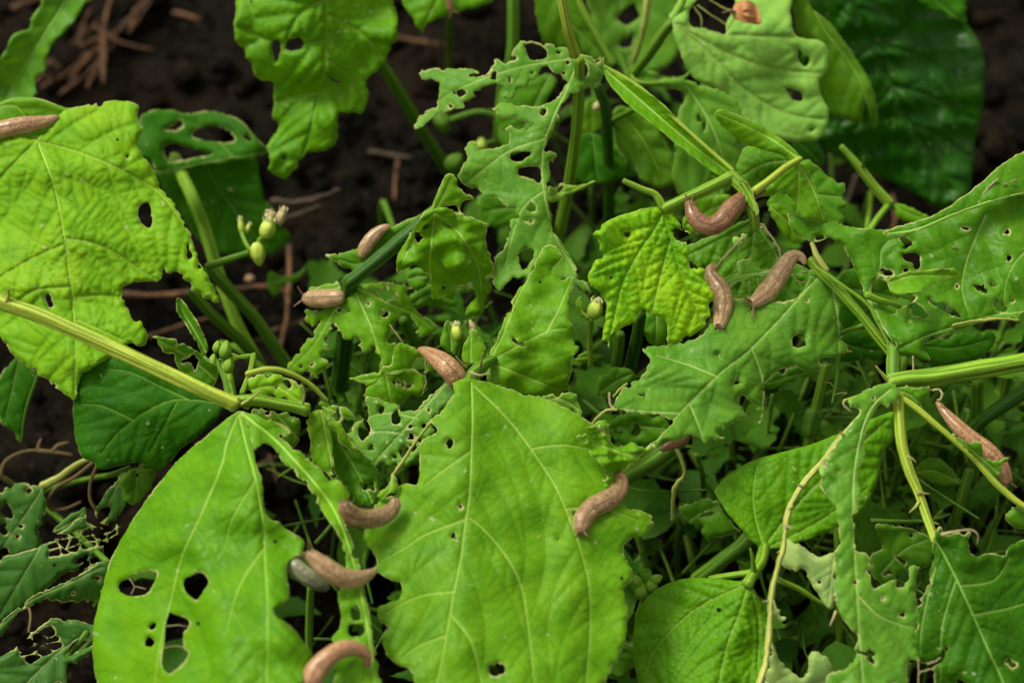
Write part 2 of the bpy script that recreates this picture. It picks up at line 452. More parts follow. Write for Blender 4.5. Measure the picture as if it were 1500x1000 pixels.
    edges = []; off = 0
    for c in [B]+H:
        n = len(c); edges += [(off+i, off+(i+1) % n) for i in range(n)]; off += n
    vo, _, fo, *_ = delaunay_2d_cdt([Vector((a, b)) for a, b in pts], edges, [], 0, 1e-4)
    P = np.array([v[:] for v in vo]); F = np.array([f[:] for f in fo if len(f) == 3])
    cen = P[F].mean(1); ok = inside(B, cen)
    for h in H: ok &= ~inside(h, cen)
    F = F[ok]
    F = F[:, ::-1]
    used = np.unique(F); rm = -np.ones(len(P), int); rm[used] = np.arange(len(used)); P = P[used]; F = rm[F]
    # depth
    mid = kd_of(M[0]); px2m = pxm(dep)
    def base_depth(Q):
        Q = np.atleast_2d(np.asarray(Q, float))
        d = dep+grad[0]*(Q[:, 0]-ref[0])/100+grad[1]*(Q[:, 1]-ref[1])/100
        m = kd_dist(mid, Q)
        d = d+fold*(np.sqrt(m*m+400)-20)/100+curl*(m/100)**2
        for (bx, by, ux, uy, k) in bend:                        # droop past a line, along (ux,uy)
            t = np.clip((Q[:, 0]-bx)*ux+(Q[:, 1]-by)*uy, 0, None)/100; d = d+k*t*t
        return d+wave*waves(Q, seed+1, wl)+wave*.4*waves(Q, seed+2, wl*.42)
    k1 = kd_of(np.vstack(M)); k2 = kd_of(np.vstack(M+S)) if S else k1; k3 = kd_of(np.vstack(M+S+Tt)) if (S or Tt) else k1
    mm = px2m*1000
    pen1 = np.concatenate([np.linspace(0, 1, len(L))**3*(.35 if i == 0 else .95) for i, L in enumerate(M)])
    pen2 = np.concatenate([pen1*0]+[np.linspace(0, 1, len(L))**2*.45 for L in S]) if S else pen1*0
    def kd_pen(k, Q, pen):
        out = np.empty(len(Q))
        for i, (a_, b_) in enumerate(Q): q = k.find((a_, b_, 0)); out[i] = q[2]*mm+pen[q[1]]
        return out
    d1 = kd_pen(k1, P, pen1); d2 = kd_dist(k2, P)*mm; d2c = kd_pen(k2, P, pen2); d3 = kd_dist(k3, P)*mm; de = kd_dist(kb, P)*mm
    deh = np.minimum(de, kd_dist(kd_of(np.vstack([lin(h, 1.5) for h in H])), P)*mm*.62) if H else de
    dz = base_depth(P)
    edgefade = np.clip(de/2.0, 0, 1)
    dz = dz-quilt*edgefade*(1.15*(1-np.exp(-d2/3.4))+q3*(1-np.exp(-d3/.9))+.35*(1-np.exp(-d1/1.5)))
    dz += .0006*np.exp(-de/1.2)*waves(P, seed+9, 26)
    V = atn(P, dz)
    # rim thickness
    ec = {}
    for t in F:
        for a, b in ((t[0], t[1]), (t[1], t[2]), (t[2], t[0])): ec[(a, b)] = 1
    bd = [(a, b) for (a, b) in ec if (b, a) not in ec]
    bi = sorted({i for e in bd for i in e}); mp = {i: len(P)+k for k, i in enumerate(bi)}
    V2 = atn(P[bi], dz[bi]+.00045); nP = len(P)
    FF = [tuple(t) for t in F]+[(b, a, mp[a], mp[b]) for a, b in bd]
    me = mesh_from(name, np.vstack([V, V2]), FF)
    idx = np.r_[np.arange(nP), np.array(bi, int)]
    for nm, arr in (('v1', d1), ('v2', d2c), ('v3', d3), ('edge', deh)):
        at_ = me.attributes.new(nm, 'FLOAT', 'POINT'); at_.data.foreach_set('value', arr[idx].astype(np.float32))
    uvl = me.uv_layers.new(name='UVMap'); li = np.empty(len(me.loops), np.int32); me.loops.foreach_get('vertex_index', li)
    UV = ((P-lo)*px2m+r.uniform(0, 3, 2))[idx]
    uvl.data.foreach_set('uv', UV[li].astype(np.float32).ravel())
    o = link(name, me, leaf_mat(tone, gloss, chew, res), plant)
    if label: o['label'] = label
    if ribs:
        for k, L in enumerate(M):
            keep = inside(B, L)
            for h in H: keep &= ~inside(h, L)
            if k == 0 or True:
                # longest run inside
                runs = []; cur = []
                for i, q in enumerate(keep):
                    if q: cur.append(i)
                    elif cur: runs.append(cur); cur = []
                if cur: runs.append(cur)
                if not runs: continue
                ru = max(runs, key=len)
                if len(ru) < 6: continue
                Lr = L[ru]; dd = base_depth(Lr)+.00016
                tt = np.linspace(0, 1, len(Lr))
                R = (.00050*(1-.75*tt)+.00006)*ribw*(1 if k == 0 else .5)
                Vv, Ff, _ = sweep(atn(Lr, dd), R, 6, flat=.62, normal=-Fn)
                link('midrib' if k == 0 else 'vein', mesh_from('midrib', Vv, Ff), VEIN[tone], o).location = (0, 0, 0)
    LEAF[idn] = (base_depth, o)
    return o
def ld(idn, x, y): return float(LEAF[idn][0]([(x, y)])[0])

def tube(name, plant, pts, wpx, mat, ribs=5, amp=.09, nseg=20, step=6, wend=None, taper=None, swell=0):
    """pts: (x, y, depth); wpx: width in pixels (start), wend: at the end"""
    C = catmull(np.asarray(pts, float), step); n = len(C)
    t = np.linspace(0, 1, n); W = wpx+(((wend if wend is not None else wpx)-wpx)*t)
    R = W*.5*KX*C[:, 2]
    if swell: R = R*(1+swell*np.exp(-(1-t)/.06)+swell*.6*np.exp(-t/.05))
    r = np.random.default_rng(int(abs(pts[0][0]*31+pts[0][1]*17)))
    R = R*(1+.035*np.sin(t*9+r.uniform(0, 6))+.025*np.sin(t*23+r.uniform(0, 6)))
    if mat in ('bare', 'dry'):
        C = C+np.c_[r.normal(0, .35, (len(C), 2)), np.zeros(len(C))]; R = R*(1+.16*waves(np.c_[t*len(C), t*0], int(r.integers(1e5)), 7)).clip(.6, 1.5)
    dr = C[1]-C[0]; dr = dr/np.linalg.norm(dr[:2]); de_ = C[-1]-C[-2]; de_ = de_/np.linalg.norm(de_[:2]); w0, w1 = W[0]*.3, W[-1]*.3
    C = np.vstack([C[0]-dr*w0, C[0]-dr*w0*.7, C, C[-1]+de_*w1*.7, C[-1]+de_*w1]); R = np.r_[R[0]*.25, R[0]*.75, R, R[-1]*.75, R[-1]*.25]
    V, F, TA = sweep(atn(C[:, :2], C[:, 2]), R, nseg, ribs, amp)
    me = mesh_from(name, V, F)
    uvl = me.uv_layers.new(name='UVMap'); li = np.empty(len(me.loops), np.int32); me.loops.foreach_get('vertex_index', li)
    ln = float(np.sum(np.linalg.norm(np.diff(C[:, :2], axis=0), axis=1))*.00034)
    TA = TA*np.array([ln, 1])
    uvl.data.foreach_set('uv', TA[li].astype(np.float32).ravel())
    return link(name, me, STEM[mat] if isinstance(mat, str) else mat, plant)
def to_ground(name, plant, x, y, d, wpx, mat, gx=None, gy=None, mid=.5, ribs=5):
    """a stem that runs from a leaf base down to the soil at the plant's foot"""
    p0 = np.array(at(x, y, d)); p1 = np.array(ORIGIN[plant]) if gx is None else np.array((gx, gy, 0.)); p1[2] = -.01
    pm = p0*(1-mid)+p1*mid; pm[2] = p0[2]*.62
    pm2 = p0*.12+p1*.88; pm2[2] = p0[2]*.28
    C = catmull(np.array([p0, pm, pm2, p1]), .006); n = len(C)
    V, F, TA = sweep(C, wpx*.5*pxm(d)*np.linspace(1, 1.15, n), 16, ribs, .08)
    me = mesh_from(name, V, F); uvl = me.uv_layers.new(name='UVMap'); li = np.empty(len(me.loops), np.int32); me.loops.foreach_get('vertex_index', li)
    TA = TA*np.array([.2, 1]); uvl.data.foreach_set('uv', TA[li].astype(np.float32).ravel())
    return link(name, me, STEM[mat], plant)
def strand(plant, pts, wpx=1.6, mat='dry', name='strand', d=None):
    P = [(p[0], p[1], p[2] if len(p) > 2 else d) for p in pts]
    return tube(name, plant, P, wpx, mat, 0, 0, 6, 4)

# ------------------------------------------------------------------ plants
def plant(x, y, label, name='bean_plant'):
    p = at(x, y, ground_d(x, y)); p.z = 0
    return thing(name, p, label, 'plant', None)
PA = plant(60, 330, 'bean plant with a huge blistered lime-green leaf, one slug lying across the leaf base')
PB = plant(340, 560, 'bean plant with yellow-green leaf punched with black holes below a long ribbed stalk')
PC = plant(760, 560, 'bean plant with the broadest smooth bright leaf, slugs curled on both its edges')
PD = plant(560, 330, 'bean plant with small dark folded leaf and star-shaped chewed leaf on dark stalk')
PE = plant(845, 260, 'bean plant whose blue-green leaf is eaten into long ragged arms full of holes')
PF = plant(1010, 330, 'bean plant with golden puckered leaf and a long folded yellow-green leaf strip')
PG = plant(1330, 480, 'bean plant with leaves stripped to bare ribs around a hairy stalk joint')
PH = plant(1260, 60, 'bean plant with big deep green hanging leaf behind a pale leathery leaf')
PI = plant(660, 180, 'bean plant with bright drooping lobed leaf above bare soil, two small holes in it')
PJ = plant(350, 420, 'bean plant with dim tattered leaf and a stalk carrying a cluster of flower buds')
PK = plant(60, 760, 'withered bean plant eaten to brown lace beside the holed yellow-green leaf')
PL = plant(1120, 760, 'low bean plant with two whole crinkled leaves and no holes in them')
PM = plant(90, 40, 'bean plant with one blurred pointed leaf next to orange dry stalks')
PN = plant(870, 60, 'dim bean plant with olive and grey-green leaves behind the upright stalks')

# --- PA: left
leaf('L1', PA, [(54,203),(85,170),(110,158),(145,150),(185,148),(200,153),(203,170),(210,190),(204,205),(202,215),(213,232),(227,252),(235,275),(250,292),(262,312),(275,335),(284,360),(293,385),(305,405),(315,425),(322,442),(312,443),(300,437),(288,430),(280,425),(281,419),(265,403),(258,398),(250,401),(245,400),(241,392),(239,401),(232,411),(212,413),(195,415),(182,421),(178,434),(187,447),(190,460),(196,468),(204,468),(210,478),(217,492),(214,503),(205,507),(195,503),(183,506),(180,511),(160,525),(135,538),(118,552),(110,585),(100,580),(84,570),(70,556),(55,549),(40,538),(20,520),(5,500),(-12,480),(-60,440),(-85,350),(-60,265),(-30,228),(0,206),(30,201)],
     [[(54,206),(75,260),(88,310),(97,370),(105,430),(110,490),(110,545),(109,580)],[(54,206),(120,225),(190,255),(240,290),(285,355)],[(54,206),(25,235),(-5,268),(-50,330)],[(93,349),(133,355),(170,371),(204,395),(228,409)],[(106,435),(146,432),(177,435)],[(112,468),(153,486),(184,500)],[(95,357),(48,378),(0,406),(-30,425)],[(102,420),(51,425),(20,445)]],
     .735, 'lime', [[(205,302),(209,298),(217,298),(222,312),(223,325),(219,333),(208,328),(202,315)],[(275,357),(278,366),(281,376),(277,380),(274,372)]], (-.003,-.011), (110,350), fold=.010, wave=.003, quilt=.0015, rag=.9, sp2=38, sp3=17, spots=[(187,229,2.5),(292,392,3.5),(213,303,2),(79,565,3)], ribw=1.1, q3=.75, auto=1, bites=16)
leaf('L3', PA, [(-20,152),(0,150),(25,143),(60,145),(95,158),(120,160),(85,195),(54,214),(0,215),(-30,190)], [[(-10,160),(20,155),(45,175),(90,180)]], .765, 'bright', grad=(0,0), s=4, rag=.4, gen3=False)
leaf('L53', PA, [(-10,570),(24,524),(44,537),(56,552),(37,602),(31,645),(24,640),(17,630),(0,616)], [[(27,528),(18,570),(8,610)],[(56,552),(38,600),(31,645)]], .80, 'dark', s=4, gen3=False, wave=.001)
tube('bare_rib', PA, [(56,548,.795),(38,600,.797),(31,647,.80)], 5, 'mid', 3, wend=2.5)
to_ground('petiole', PA, 54, 206, ld('L1',54,206)+.003, 16, 'green')
to_ground('petiole', PA, -8, 165, .770, 12, 'green'); to_ground('petiole', PA, 30, 528, .803, 8, 'green')

# --- PB: bottom left
tube('petiole', PB, [(-25,428,.665),(8,445,.664),(60,463,.662),(150,503,.658),(240,545,.655),(310,577,.653),(345,592,.654)], 23, 'yellow', 6, .10, 24, swell=.22, wend=21)
tube('cut_stub', PB, [(8,446,.662),(13,432,.66),(12,423,.658)], 7, 'bare', 3, wend=3)
tube('petiole', PB, [(335,590,.655),(370,586,.657),(410,592,.66),(450,600,.662)], 19, 'green', 6, .10, 24, swell=.2, wend=17)
tube('stalk', PB, [(335,588,.653),(330,560,.66),(322,540,.665),(318,528,.668)], 9, 'mid', 4, wend=5)
leaf('L10', PB, [(345,604),(300,640),(265,670),(235,705),(205,745),(180,785),(160,825),(148,870),(138,910),(136,960),(145,1010),(170,1075),(400,1075),(430,1020),(450,985),(457,961),(448,944),(434,926),(420,912),(403,901),(402,892),(413,884),(424,874),(422,850),(420,832),(424,822),(440,812),(446,793),(430,781),(416,772),(409,765),(394,758),(387,744),(385,716),(383,699),(376,681),(372,664),(371,650),(376,630),(362,608)],
     [[(350,608),(360,650),(374,702),(385,765),(388,825),(392,895),(390,1000),(388,1060)],[(347,610),(332,650),(325,681),(297,748),(269,807),(259,842),(248,888),(234,947),(227,1000),(222,1060)],[(374,702),(340,760),(330,800)],[(388,800),(350,860),(330,930)]],
     .607, 'bright', [[(175,856),(189,846),(210,837),(229,839),(224,856),(213,870),(192,872),(177,867)],[(271,848),(290,839),(299,841),(306,851),(301,860),(290,877),(280,874),(271,863)],[(248,897),(257,900),(276,907),(275,918),(269,926),(269,947),(275,958),(266,972),(248,986),(238,975),(238,961),(241,940),(243,916)],[(219,918),(228,911),(229,918),(222,922)],[(213,938),(219,933),(226,939),(222,946),(214,945)]],
     (-.006,-.020), (280,800), fold=.012, curl=.004, wave=.0040, quilt=.0013, rag=.5, sp2=44, sp3=18, s=3.4, ribw=1.1, chew=.8, bites=0)
for yy in (917, 948): strand(PB, [(241,yy),(258,yy-2),(274,yy)], 1.8, 'dry', d=ld('L10',258,yy))
strand(PB, [(192,870),(197,858),(190,848)], 1.8, 'dry', d=ld('L10',192,860)); strand(PB, [(197,858),(213,862)], 1.6, 'dry', d=ld('L10',200,860))
leaf('L11', PB, [(350,602),(372,607),(398,616),(420,628),(426,634),(418,638),(408,636),(428,655),(444,664),(468,687),(481,701),(498,704),(512,725),(503,735),(502,752),(506,770),(513,786),(519,802),(527,828),(531,845),(533,860),(537,880),(543,902),(545,930),(550,955),(557,975),(560,1000),(562,1070),(500,1070),(487,1000),(488,955),(486,936),(497,920),(500,900),(496,870),(505,850),(506,825),(500,799),(490,774),(472,748),(451,713),(430,692),(416,676),(400,656),(392,650),(380,652),(371,658),(362,625)],
     [[(354,606),(400,642),(440,684),(480,732),(500,770),(512,805),(525,850),(531,880),(540,930),(548,1000)]], .625, 'bright', [[(515,890),(522,886),(527,893),(528,905),(520,909),(514,902)],[(510,918),(520,913),(532,916),(534,925),(526,932),(512,930)],[(536,957),(542,954),(545,965),(541,978),(537,972)]], (.004,-.017), (440,700), wave=.0015, wl=90, quilt=.0006, rag=1.0, s=3, ribw=1.9, sp2=26, gen3=False, auto=1)
leaf('L7', PB, [(107,600),(112,562),(130,538),(150,522),(185,519),(225,529),(270,548),(310,570),(327,590),(318,612),(295,635),(266,657),(250,676),(228,690),(203,677),(175,682),(147,688),(136,676),(119,668),(110,640)],
     [[(325,592),(285,586),(250,587),(210,605),(175,632),(150,662)],[(280,587),(235,566),(190,545),(150,540)],[(260,588),(240,625),(220,660)],[(195,615),(150,595),(118,592)]], .705, 'dark', grad=(-.004,-.004), fold=.008, quilt=.0012, rag=.5, sp2=32, gloss=.5, chew=.3)
leaf('L8', PB, [(218,493),(258,497),(282,510),(306,527),(320,541),(313,565),(299,565),(272,551),(257,534),(255,520),(241,517),(235,507)], [[(316,556),(285,530),(250,508),(222,495)]], .672, 'mid', grad=(0,.01), fold=-.03, rag=.6, auto=1)
leaf('L9', PB, [(258,439),(265,437),(282,459),(299,490),(308,528),(299,524),(286,500),(272,476),(260,456)], [[(305,524),(288,490),(270,460),(262,442)]], .668, 'mid', fold=-.25, rag=.6, gen3=False)
leaf('L35', PB, [(449,613),(471,600),(485,633),(488,670),(492,705),(475,690),(457,674),(454,643)], [[(471,602),(480,650),(489,696)]], .668, 'fresh', grad=(0,-.006), fold=.03, gen3=False)
leaf('L34', PB, [(474,602),(488,612),(500,632),(512,647),(532,664),(553,687),(557,711),(553,725),(539,742),(515,732),(502,708),(488,684),(484,640)], [[(474,604),(495,645),(520,685),(545,735)]], .678, 'mid', fold=.05, quilt=.0018, gloss=.36, sp2=18, grad=(0,-.008), auto=1)
leaf('L61', PB, [(362,556),(385,548),(420,552),(440,566),(446,585),(452,598),(430,592),(400,580),(376,590),(360,600),(352,575)], [[(358,575),(400,566),(446,592)]], .668, 'lime', [[(413,560),(420,556),(427,563),(421,570)]], rag=1.2, fold=.02, gen3=False, spots=[(391,604,4)], auto=2)
leaf('L62b', PB, [(372,598),(400,602),(430,606),(440,620),(436,650),(420,655),(408,628),(388,616),(370,610)], [[(372,600),(405,608),(434,640)]], .69, 'olive', spots=[(392,604,5)], gen3=False)
leaf('L61c', PB, [(470,590),(495,595),(515,602),(520,613),(508,612),(500,620),(512,640),(522,660),(505,655),(490,632),(478,612)], [[(472,596),(500,610),(518,655)]], .665, 'fresh', gen3=False, rag=1.2, auto=1)
tube('stalk', PB, [(362,548,.655),(390,541,.655),(418,544,.656),(452,561,.66),(478,586,.664)], 9, 'yellow', 4, wend=6)
tube('tendril', PB, [(400,618,.64),(418,625,.64),(425,633,.64),(420,637,.64),(413,631,.64)], 3.5, 'bare', 0, wend=2.5)
tube('torn_rib', PB, [(355,592,.652),(370,582,.65),(383,572,.65)], 6, 'bare', 3, wend=2)
tube('torn_rib', PB, [(444,590,.658),(446,575,.655),(442,562,.653)], 5, 'bare', 3, wend=2)
to_ground('stem', PB, 445, 598, .667, 13, 'mid'); to_ground('stem', PB, 340, 590, .662, 16, 'green'); to_ground('petiole', PB, -20, 430, .67, 17, 'green', -.42, .55)

# --- PC: centre
leaf('L12', PC, [(664,560),(692,555),(726,563),(763,575),(794,582),(828,597),(865,618),(882,632),(896,655),(903,690),(910,725),(917,744),(941,748),(959,762),(945,781),(924,790),(913,800),(915,818),(924,832),(926,849),(913,863),(919,888),(917,909),(919,923),(910,954),(896,982),(880,1005),(840,1075),(612,1075),(607,1000),(602,982),(581,972),(567,958),(560,933),(570,919),(560,912),(553,902),(556,888),(574,881),(586,874),(588,853),(574,851),(556,839),(546,832),(553,825),(546,807),(533,790),(536,772),(545,752),(552,738),(566,728),(580,724),(583,713),(591,708),(611,709),(614,685),(616,650),(626,640),(641,630),(631,616),(645,603),(664,579)],
     [[(691,560),(692,616),(691,650),(688,720),(682,762),(675,818),(665,867),(651,947),(640,1000),(630,1060)],[(694,565),(743,613),(777,657),(811,708),(828,745),(850,804),(863,860),(864,930),(858,1005)],[(688,759),(705,772),(728,797),(752,832),(766,870),(775,930),(782,1000),(785,1060)],[(682,760),(623,783),(591,804),(558,822)],[(667,866),(612,874),(562,900)],[(690,660),(655,685),(622,710)],[(655,930),(615,945),(590,962)],[(660,900),(690,940),(705,1000)],[(777,657),(830,652),(890,665)],[(828,745),(880,745),(935,762)]],
     .664, 'fresh', [[(654,648),(658,642),(663,645),(663,653),(658,656),(654,653)],[(716,975),(728,971),(740,975),(738,986),(726,990),(717,984)],[(838,750),(843,747),(847,753),(844,758),(839,756)]], (.001,-.016), (690,560), fold=.002, curl=.0012, wave=.003, wl=190, quilt=.0009, rag=.8, sp2=38, sp3=16, spots=[(665,785,4.5),(675,742,3),(817,788,2.2)], s=3.3, ribw=1.05, bites=9)
strand(PC, [(633,616,.66),(608,648,.664),(590,676,.665),(574,697,.664)], 5.5, 'bare', 'bare_rib')
leaf('L12b', PC, [(574,697),(582,704),(582,718),(570,730),(556,735),(552,726),(563,716),(571,708)], [[(575,699),(572,715),(560,730)]], .640, 'fresh', gen3=False, fold=.03)
leaf('L32', PC, [(510,554),(534,548),(568,534),(574,527),(581,503),(608,510),(622,518),(646,528),(668,545),(664,552),(642,548),(595,546),(561,553),(540,566),(530,561)], [[(664,548),(620,541),(580,543),(545,556),(520,556)]], .70, 'fresh', fold=-.03, rag=1.1, grad=(-.01,0), auto=3, res=1)
leaf('L33', PC, [(512,630),(520,620),(539,613),(536,582),(556,585),(583,594),(607,600),(624,585),(655,558),(668,560),(672,579),(640,606),(634,620),(638,632),(627,650),(610,674),(590,684),(576,681),(549,681),(522,670),(508,643)], [[(655,562),(610,609),(573,650),(549,677)],[(610,612),(570,605),(535,612)],[(590,635),(560,632),(525,636)]], .70, 'teal', [[(585,660),(596,655),(600,664),(590,672)]], (-.008,-.012), rag=1.1, spots=[(560,600,4),(578,668,3),(602,640,4),(615,645,3.5),(604,655,5)], auto=6, res=1)
leaf('L14', PC, [(715,526),(727,500),(751,439),(778,398),(795,364),(812,359),(821,371),(819,381),(807,395),(812,401),(829,405),(841,403),(838,432),(833,449),(838,476),(841,497),(848,510),(838,527),(838,544),(831,561),(836,568),(826,573),(800,600),(748,590),(715,561)], [[(717,530),(768,502),(802,486),(829,481)],[(718,532),(768,551),(822,573)],[(717,528),(735,495),(757,440),(797,368)],[(800,487),(819,452),(839,405)]], .698, 'fresh', (), (.004,-.006), rag=.9, quilt=.0008, fold=.012, wave=.003, wl=110, sp2=26, auto=1, bites=14)
tube('joint', PC, [(690,560,.675),(694,548,.678),(708,535,.684),(722,526,.694)], 22, 'mid', 4, .12, wend=12)
tube('torn_rib', PC, [(690,545,.67),(704,550,.665),(716,546,.66)], 4, 'dry', 0, wend=2); tube('torn_rib', PC, [(703,540,.68),(706,526,.672),(707,517,.668)], 6, 'bare', 0, wend=2)
tube('torn_rib', PC, [(682,538,.68),(672,527,.676),(668,522,.674)], 6, 'bare', 0, wend=2)
leaf('L62', PC, [(677,528),(678,512),(684,495),(691,481),(700,487),(708,502),(713,515),(708,527),(695,533),(683,532)], [[(690,530),(690,505),(691,484)]], .715, 'fresh', gen3=False, quilt=.0005)
leaf('L63', PC, [(646,508),(648,488),(652,472),(660,470),(672,482),(682,500),(676,515),(660,518)], [[(662,515),(660,492),(656,474)]], .725, 'mid', gen3=False)
to_ground('stem', PC, 694, 550, .682, 22, 'mid')
to_ground('petiole', PC, 660, 552, .72, 9, 'mid')
leaf('L64', PC, [(790,582),(838,575),(848,592),(852,612),(840,608),(815,600)], [[(795,585),(825,586),(848,600)]], .685, 'teal', gen3=False)

# --- PD: centre left
leaf('L29', PD, [(620,312),(637,304),(660,306),(690,318),(712,330),(711,350),(721,384),(724,395),(717,408),(721,425),(711,435),(707,459),(683,461),(685,449),(694,439),(695,425),(680,421),(663,429),(636,439),(632,425),(629,408),(609,388),(588,398),(581,398),(583,374),(595,354),(610,330)], [[(637,312),(632,350),(630,390),(633,425)],[(638,312),(675,345),(700,390),(705,440)],[(634,315),(605,355),(586,392)]], .728, 'fresh', [[(674,421),(684,419),(692,424),(690,432),(683,434)]], (.006,.010), rag=.7, quilt=.0018, wave=.005, wl=80, gloss=.34, sp2=20, auto=1)
leaf('L29a', PD, [(633,312),(638,289),(651,260),(662,255),(672,265),(679,282),(698,290),(679,296),(673,309),(690,320),(712,326),(716,330),(700,338),(660,330)], [[(637,311),(650,285),(661,262)],[(637,311),(665,315),(700,330)]], .722, 'fresh', rag=.8, grad=(0,.005), gen3=False, auto=1)
leaf('L30', PD, [(478,373),(500,370),(527,362),(560,340),(590,325),(628,312),(610,338),(570,372),(530,402),(512,396),(495,388),(485,380)], [[(628,314),(580,345),(530,385),(495,380)]], .742, 'mid', rag=.8, gen3=False)
tube('petiole', PD, [(638,310,.728),(600,342,.730),(555,380,.734),(512,414,.737)], 21, 'dark', 5, .1, wend=20)
leaf('L31', PD, [(452,424),(470,418),(486,415),(510,413),(523,416),(554,414),(581,412),(605,420),(600,429),(612,456),(639,476),(636,486),(619,493),(608,488),(610,476),(593,461),(585,466),(574,480),(571,497),(585,507),(600,520),(605,540),(622,552),(623,575),(598,582),(588,594),(574,596),(540,587),(533,576),(545,560),(556,548),(549,512),(534,514),(527,503),(517,497),(505,497),(496,481),(486,483),(476,497),(478,510),(472,524),(481,532),(469,548),(464,556),(454,551),(454,544),(445,548),(421,541),(432,520),(449,500),(469,469),(459,478),(444,466),(449,452),(459,456),(475,452),(462,438)],
     [[(515,418),(540,470),(556,520),(566,555),(573,592)],[(512,420),(490,455),(460,505),(425,540)],[(520,420),(570,445),(605,460),(630,480)],[(510,418),(480,425),(455,430)]], .738, 'fresh', (), (0,-.008), rag=1.1, quilt=.0009, fold=.02, gloss=.38, wave=.003, spots=[(576,560,3.5),(584,560,3.5),(590,564,3),(599,565,4),(487,477,3),(540,445,2.5),(441,537,2.2),(580,436,3.5)], sp2=24, auto=6)
strand(PD, [(571,476),(582,490),(592,504),(608,510)], 2.4, 'dry', d=.722); strand(PD, [(624,522),(622,545),(624,560),(618,580)], 1.8, 'dry', d=.71)
leaf('L65', PD, [(598,448),(603,430),(618,420),(640,415),(660,420),(670,440),(662,450),(630,448),(605,452)], [[(602,448),(630,432),(662,440)]], .78, 'mid', gen3=False, chew=.2)
leaf('L65b', PD, [(596,402),(610,392),(625,396),(628,415),(612,425),(600,418)], [[(598,410),(612,405),(626,405)]], .77, 'mid', gen3=False, chew=.2)
tube('stem', PD, [(512,412,.742),(508,470,.765),(500,540,.80),(490,600,.83)], 24, 'dark', 5, .08)
tube('stem', PD, [(592,470,.78),(605,500,.80),(620,540,.83)], 15, 'mid', 4, .08)
to_ground('stem', PD, 512, 412, .745, 20, 'dark', *at(490,600,ground_d(490,600))[:2])
to_ground('petiole', PD, 605, 420, .785, 9, 'mid')

# --- PE: the ragged blue-green leaf
leaf('L15', PE, [(762,59),(791,63),(811,66),(835,73),(852,80),(869,83),(886,82),(884,92),(889,105),(879,121),(867,126),(859,129),(838,139),(821,155),(816,167),(821,173),(815,177),(810,190),(801,211),(801,219),(816,228),(813,235),(804,235),(806,252),(801,272),(804,306),(810,316),(804,323),(811,340),(819,350),(833,371),(846,398),(860,415),(866,428),(855,425),(840,412),(800,410),(765,407),(744,412),(731,427),(719,412),(724,398),(722,378),(737,367),(744,350),(747,340),(748,323),(757,316),(755,303),(740,303),(730,289),(706,286),(682,272),(669,258),(679,241),(686,231),(679,218),(686,209),(696,207),(703,218),(723,218),(743,212),(748,204),(747,194),(740,190),(747,184),(760,190),(774,187),(781,185),(765,177),(753,173),(737,173),(730,172),(728,163),(713,160),(723,151),(740,150),(757,155),(794,156),(803,150),(818,144),(823,136),(830,119),(821,114),(811,107),(804,97),(794,99),(784,116),(770,127),(757,131),(755,143),(747,146),(735,143),(740,136),(748,131),(740,126),(723,124),(706,129),(697,136),(696,143),(686,148),(679,150),(680,158),(662,161),(645,165),(628,177),(618,187),(607,190),(606,184),(614,170),(631,160),(641,146),(643,133),(645,121),(635,119),(618,117),(614,107),(631,102),(648,100),(692,102),(703,107),(696,110),(686,111),(703,113),(709,110),(716,105),(726,87),(740,93),(750,88),(750,78),(759,66)],
     [[(850,82),(828,136),(801,197),(794,245),(798,289),(811,340),(835,385),(864,425)],[(845,85),(808,90),(757,100),(699,119),(651,143),(611,182)],[(796,204),(747,221),(709,248),(679,272)],[(797,280),(770,300),(755,330),(740,390)],[(852,84),(870,95),(884,108)]],
     .742, 'teal', [[(760,253),(764,245),(791,246),(791,268),(781,263),(764,258)],[(750,224),(777,223),(767,235),(750,235)],[(770,73),(771,66),(790,66),(800,75),(799,86),(777,87)],[(760,371),(770,366),(781,366),(780,381),(766,395),(761,381)],[(852,95),(860,96),(860,112),(850,108)],[(686,110),(697,108),(700,112),(688,113)]], (.004,-.010), (790,240), fold=.012, rag=.9, quilt=.0007, sm=False, wave=.003, spots=[(796,164,4),(674,136,5),(779,305,5.5),(770,322,3),(777,323,2.5),(819,78,3),(831,92,2.5),(825,107,3),(779,107,2.2),(754,86,4),(666,136,2),(875,90,3.5),(660,155,3)], sp2=24, s=2.8, ribw=1.1, auto=5)
tube('petiole', PE, [(818,-30,.71),(824,5,.715),(832,45,.722),(842,80,.733)], 11, 'yellow', 4, .09, wend=15)
tube('stem', PE, [(849,88,.75),(848,140,.77),(843,204,.79),(830,290,.82),(815,360,.86)], 15, 'green', 5, .1, wend=17)
tube('stem', PE, [(752,-20,.84),(752,40,.85),(749,90,.86),(738,130,.88),(731,200,.90),(728,270,.95)], 18, 'mid', 5, .1)
to_ground('stem', PE, 815, 358, .86, 16, 'green'); to_ground('stem', PE, 728, 268, .95, 16, 'mid', *at(730,330,ground_d(730,330))[:2]); to_ground('petiole', PE, 818, -28, .712, 12, 'green', .05, .85)
tube('torn_rib', PE, [(802,290,.755),(830,284,.75),(858,272,.745),(872,266,.742)], 9, 'green', 3, wend=3)
leaf('L66', PE, [(803,275),(815,268),(830,270),(850,272),(870,265),(855,278),(835,286),(812,296),(803,293)], [[(803,290),(840,278),(868,268)]], .748, 'fresh', spots=[(820,277,4)], gen3=False)
leaf('L67', PE, [(735,130),(770,120),(800,108),(815,120),(800,150),(790,180),(775,215),(745,225),(728,190)], [[(805,112),(780,160),(755,215)]], .86, 'mid', gen3=False, s=4, chew=.2)
leaf('L67b', PE, [(700,290),(750,280),(800,300),(805,340),(760,330),(715,330)], [[(800,320),(750,305),(710,310)]], .84, 'mid', gen3=False, s=4, chew=.2)

